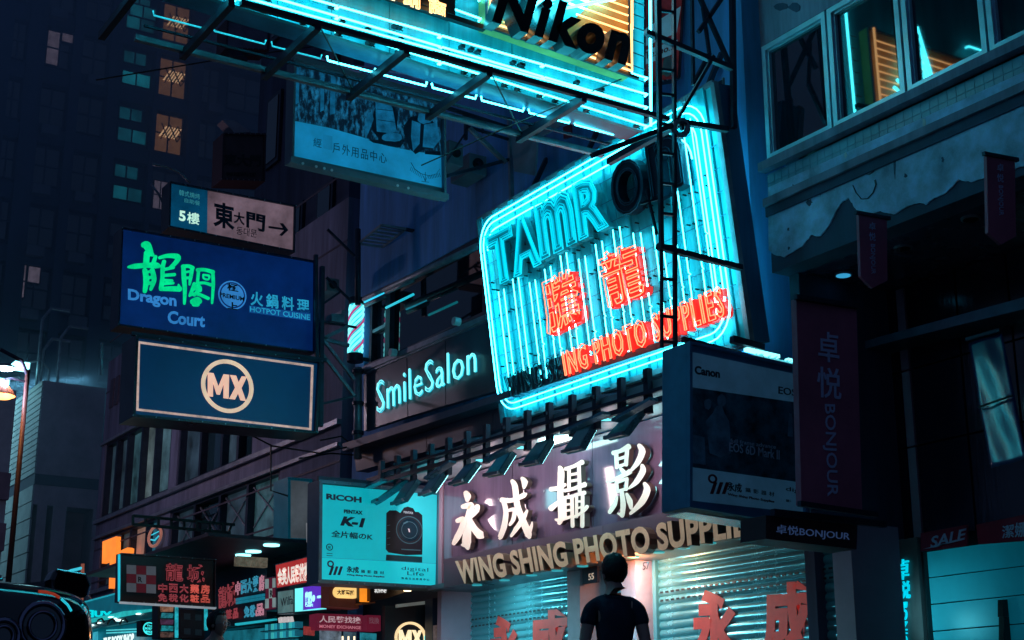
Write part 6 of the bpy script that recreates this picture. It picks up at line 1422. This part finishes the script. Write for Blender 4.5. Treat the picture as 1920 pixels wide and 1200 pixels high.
for s_ in (-1, 1):
    MB().lathe([(.001, 0), (.13, 0), (.15, .03), (.15, .05)], (0, 0, 0), 24)
    for (hx, rr) in ((s_*.72, .085), (s_*.57, .06)):
        c = Vector((cx+hx, cy-.045+abs(hx)*.10, .945 if rr > .07 else .90)); 
        mb = MB(); mb.tube([c+Vector((rr*math.cos(a*.2618), -.03, rr*math.sin(a*.2618))) for a in range(24)], .012, 6, closed=True)
        mb.tube([c+Vector((rr*.62*math.cos(a*.2618), -.04, rr*.62*math.sin(a*.2618))) for a in range(24)], .006, 6, closed=True)
        o = mb.build('headlight', mat('dark_chrome', (.3, .28, .4), .15, metal=1, var=0), car, smooth=True); MB().disc(c+Vector((0, -.02, 0)), (0, -1, 0), rr, .01, 24).build('lens', 'glass', o)
    MB().prism([(cx+s_*1.02, cy+1.02, 1.16), (cx+s_*1.20, cy+1.06, 1.16), (cx+s_*1.215, cy+1.06, 1.21), (cx+s_*1.19, cy+1.06, 1.27), (cx+s_*1.03, cy+1.02, 1.28), (cx+s_*1.01, cy+1.02, 1.23)], Vector((0, .14, 0))).build('mirror', cp, car, bevel=.02)
    MB().bar((cx+s_*.9, cy+1.2, 1.19), (cx+s_*1.06, cy+1.12, 1.21), .05).build('mirror_arm', cp, car)
    MB().tube([(cx+s_*1.035, cy+1.02, 1.272), (cx+s_*1.18, cy+1.055, 1.262), (cx+s_*1.208, cy+1.06, 1.215), (cx+s_*1.20, cy+1.06, 1.17)], .006, 5).build('mirror_rim_highlight', mat('teal_highlight_metal', (.3, .5, .55), .15, metal=1, var=0), car)  # teal rim stands for a blue reflection on the mirror
    for yy in (cy+.75, cy+3.75):
        mb = MB(); 
        def wring(r0, x): return [(x, yy+r0*math.cos(a*math.pi/12), .36+r0*math.sin(a*math.pi/12)) for a in range(24)]
        loft([wring(.30, cx+s_*.72), wring(.36, cx+s_*.74), wring(.36, cx+s_*.95), wring(.30, cx+s_*.98)], 'wheel', 'black', car)
        MB().disc((cx+s_*.985, yy, .36), (s_, 0, 0), .22, .01, 20).build('rim', 'steel_l', car)
MB().bar((cx-.3, cy-.06, .62), (cx+.3, cy-.06, .62), .02, .16).build('grille', 'steel', car)
MB().tube(line(PY(cy-.02), [(72, 1109), (86, 1110), (101, 1114), (112, 1121)]), .006, 6).build('painted_red_reflection', mat('red_glint', (.4, .05, .03), .2, emit=(.5, .05, .02), es=.5), car, smooth=True)  # red reflection on the bonnet, painted as an emissive line
MB().tube(line(PY(cy-.02), [(115, 1123), (127, 1134), (134, 1146)]), .005, 6).build('painted_cyan_reflection', 'tube_dim', car, smooth=True)  # cyan reflection along the wing, painted as a glowing line
for z, x0, x1 in ((1.10, -.2, .5), (1.24, -.6, .86)): MB().tube([(cx+x0, cy+(.06 if z < 1.1 else 1.25), z), (cx+x1, cy+(.12 if z < 1.1 else 1.3), z+.005)], .007, 5).build('windscreen_highlight', mat('teal_highlight_metal', (.3, .5, .55), .15, metal=1, var=0), car)  # highlight lines of the windscreen, built as metal tubes
for o_ in list(car.children_recursive): o_.data.transform(Matrix.Diagonal((1, 1, KZ, 1))) if not o_.name.startswith(('painted_red_reflection', 'painted_cyan_reflection')) else None
# ============================================================ people
def skin_mesh(name, joints, edges, radii, m, parent, sub=2, root=0):
    me = bpy.data.meshes.new(name); O = origin(parent)
    me.from_pydata([Vector(j)-O for j in joints], edges, []); o = bpy.data.objects.new(name, me); COL.objects.link(o)
    md = o.modifiers.new('skin', 'SKIN'); md.use_smooth_shade = True
    for i, rr in enumerate(radii): me.skin_vertices[0].data[i].radius = rr if isinstance(rr, tuple) else (rr, rr)
    me.skin_vertices[0].data[root].use_root = True
    s2 = o.modifiers.new('sub', 'SUBSURF'); s2.levels = sub; s2.render_levels = sub
    me.materials.append(m)
    o.parent = parent; return o
def person(base, face, H, label, shirt, skin, hair, glasses=False, turn=0.0):
    """standing figure; face = heading angle in the ground plane, turn = head turn"""
    r = thing('person', base, label, 'person'); k = H/1.75; B = Vector(base)
    f = Vector((math.cos(face), math.sin(face), 0)); s = Vector((-f.y, f.x, 0))          # s = the person's left
    def P(l, fw_, z): l = l*(.88 if abs(l) > .15 else .94); return B+s*(l*k)+f*(fw_*k)+Vector((0, 0, z*k))
    J = [P(0, 0, .96), P(0, .01, 1.10), P(0, .0, 1.25), P(0, -.01, 1.37), P(0, -.01, 1.45), P(0, .0, 1.52), P(0, .01, 1.60)]
    R = [(.13, .09), (.12, .085), (.135, .095), (.12, .085), (.075, .07), (.058, .058), (.06, .06)]
    E = [(i, i+1) for i in range(6)]
    def chain(frm, pts, rs):
        p_ = frm
        for q_, rr in zip(pts, rs): J.append(q_); R.append(rr*k); E.append((p_, len(J)-1)); p_ = len(J)-1
        return p_
    R = [tuple(a*k for a in t) for t in R]
    for sd in (-1, 1):
        h = chain(3, [P(sd*.12, -.01, 1.40), P(sd*.185, -.01, 1.375), P(sd*.225, -.02, 1.24), P(sd*.255, -.03, 1.10), P(sd*.262, .02, .97), P(sd*.258, .06, .86), P(sd*.252, .08, .81)], [.07, .062, .05, .042, .036, .027, .03])
        chain(0, [P(sd*.09, 0, .88), P(sd*.10, .01, .70), P(sd*.10, .01, .48), P(sd*.10, -.02, .28), P(sd*.10, -.03, .09), P(sd*.11, .02, .04), P(sd*.115, .12, .03)], [.095, .085, .06, .055, .04, .042, .035])
        for i, (dl, ln, fw_) in enumerate(((-.028, .075, 0), (-.010, .088, .004), (.008, .084, .002), (.024, .068, -.004))):
            b0 = P(sd*.252+.0, .08+dl, .79)
            skin_mesh('finger', [b0, b0+Vector((0, 0, -ln*.5*k))+f*(.004), b0+Vector((0, 0, -ln*k))+f*.016-s*(sd*.012)], [(0, 1), (1, 2)], [.0095, .0085, .007], skin, r, 1)
        b0 = P(sd*.245, .115, .82); skin_mesh('thumb', [b0, b0+f*.028+Vector((0, 0, -.03)), b0+f*.034+Vector((0, 0, -.06))-s*(sd*.01)], [(0, 1), (1, 2)], [.012, .010, .008], skin, r, 1)
    skin_mesh('body', J, E, R, skin, r, 2)
    # shirt: torso and short sleeves
    J2 = [P(0, 0, .92), P(0, 0, 1.0), P(0, .01, 1.10), P(0, .0, 1.25), P(0, -.01, 1.37), P(0, -.01, 1.44)]; R2 = [(.150, .12), (.142, .115), (.138, .115), (.158, .125), (.150, .112), (.085, .078)]
    J, R, E = J2, [tuple(a*k for a in t) for t in R2], [(i, i+1) for i in range(5)]
    def chain2(frm, pts, rs):
        p_ = frm
        for q_, rr in zip(pts, rs): J.append(q_); R.append((rr*k, rr*k)); E.append((p_, len(J)-1)); p_ = len(J)-1
    for sd in (-1, 1): chain2(4, [P(sd*.12, -.01, 1.405), P(sd*.185, -.01, 1.375), P(sd*.21, -.016, 1.31), P(sd*.228, -.02, 1.245)], [.080, .072, .064, .066])
    skin_mesh('shirt', J, E, R, shirt, r, 2)
    J = [P(0, 0, 1.0), P(0, 0, .93)]; R = [(.168*k, .118*k), (.17*k, .12*k)]; E = [(0, 1)]
    for sd in (-1, 1): chain2(1, [P(sd*.09, 0, .85), P(sd*.10, .01, .68), P(sd*.10, .01, .48), P(sd*.10, -.02, .28), P(sd*.10, -.03, .10)], [.105, .096, .078, .07, .062])
    skin_mesh('trousers', J, E, R, M['black'], r, 2)
    # head
    ct, st_ = math.cos(turn), math.sin(turn); hf = f*ct+s*st_; hs = Vector((-hf.y, hf.x, 0)); C0 = P(0, .02, 1.635)
    def ell(c, a, b, c_, name, m_, warp=None, nu=24, nv=16):
        mb = MB()
        for i in range(nv+1):
            th = math.pi*i/nv
            for j in range(nu):
                ph = 2*math.pi*j/nu; x, y, z = math.sin(th)*math.cos(ph), math.sin(th)*math.sin(ph), math.cos(th)
                if warp: x, y, z = warp(x, y, z)
                mb.v.append(c+hf*(x*a*k)+hs*(y*b*k)+Vector((0, 0, z*c_*k)))
        for i in range(nv):
            for j in range(nu): mb.f.append((i*nu+j, i*nu+(j+1) % nu, (i+1)*nu+(j+1) % nu, (i+1)*nu+j))
        return mb.build(name, m_, r, smooth=True)
    def hw_(x, y, z):
        if z < 0: q_ = 1+z*.30; y *= q_; x = x*(1+z*.12)+(-z)*.12
        if x > .75 and abs(y) < .25 and -.35 < z < .1: x += .12*(1-abs(y)*4)*(1-abs(z+.15)*3)
        return x, y, z
    ell(C0, .100, .080, .125, 'head', skin, hw_)
    random.seed(2)
    def hair_w(x, y, z):
        n_ = .035*math.sin(11*x+5*y)*math.cos(9*z+4*y)+.02*math.sin(23*y+17*z)
        if x > .25 and z < .55: x = .25+(x-.25)*.3; y *= .94
        if z < -.25 and x < .3: x *= .97; y *= .95; z = -.25+(z+.25)*.75
        return x*(1+n_), y*(1+n_), z*(1+n_)
    ell(C0+Vector((0, 0, .018*k))-hf*.012*k, .116, .094, .128, 'hair', hair, hair_w, 32, 20)
    for sd in (-1, 1): ell(C0+hs*(sd*.079*k)-hf*.004+Vector((0, 0, -.015*k)), .018, .010, .032, 'ear', skin, None, 10, 8)
    for sd in (-1, 1): ell(C0+hs*(sd*.03*k)+hf*.082*k+Vector((0, 0, .002)), .012, .014, .010, 'eye', M['white'], None, 10, 8)
    ell(C0+hf*.088*k+Vector((0, 0, -.055*k)), .010, .024, .008, 'mouth', mat('lip', (.3, .1, .1), .5), None, 10, 8)
    if glasses:
        mb = MB()
        for sd in (-1, 1): c = C0+hs*(sd*.033*k)+hf*.102*k; mb.tube([c+hs*(.026*math.cos(a*.5236))+Vector((0, 0, .019*math.sin(a*.5236))) for a in range(12)], .003, 5, closed=True); mb.tube([c+hs*(sd*.026), C0+hs*(sd*.08*k)], .003, 5)
        mb.tube([C0+hf*.104*k-hs*.008, C0+hf*.104*k+hs*.008], .003, 5); mb.build('glasses', 'steel_l', r)
    return r
skn = mat('skin_tone', (.60, .36, .30), .55, var=.1); skn2 = mat('skin_tone_b', (.42, .24, .2), .5, var=.1)
hr = mat('dark_hair', (.008, .008, .012), .45, var=.4, scale=30, bump=.6); tee = mat('navy_tee', (.030, .040, .075), .9, var=.5, scale=4, bump=1.5)
pm_ = PZ(1.88).at(1150, 1044); hd = Vector((pm_.x, pm_.y, 0)).normalized()
person((pm_.x, pm_.y, .12), math.atan2(hd.y, hd.x)+.05, 1.76, 'person in a dark tee seen from behind facing the photo shop shutters', tee, skn, hr, turn=.45)
pm_ = PZ(1.80).at(408, 1148)
person((pm_.x, pm_.y, .12), RAD(-75), 1.68, 'person with glasses half lost in the dark below the pharmacy sign', mat('dark_jacket', (.01, .012, .02), .8), skn2, hr, glasses=True, turn=.3)


# ============================================================ haze volume added for glow round the neon
hz = MB().box(-12, 13, -2, 76, -1, 14).build('haze', 'black')
hm = bpy.data.materials.new('haze_volume'); hm.use_nodes = True; n = hm.node_tree.nodes; n.clear()
oo = n.new('ShaderNodeOutputMaterial'); pv_ = n.new('ShaderNodeVolumePrincipled'); hm.node_tree.links.new(pv_.outputs[0], oo.inputs['Volume'])
pv_.inputs['Density'].default_value = .022; pv_.inputs['Color'].default_value = (.5, .72, 1, 1); pv_.inputs['Anisotropy'].default_value = .72
hz.data.materials[0] = hm; tag(hz, kind='stuff')
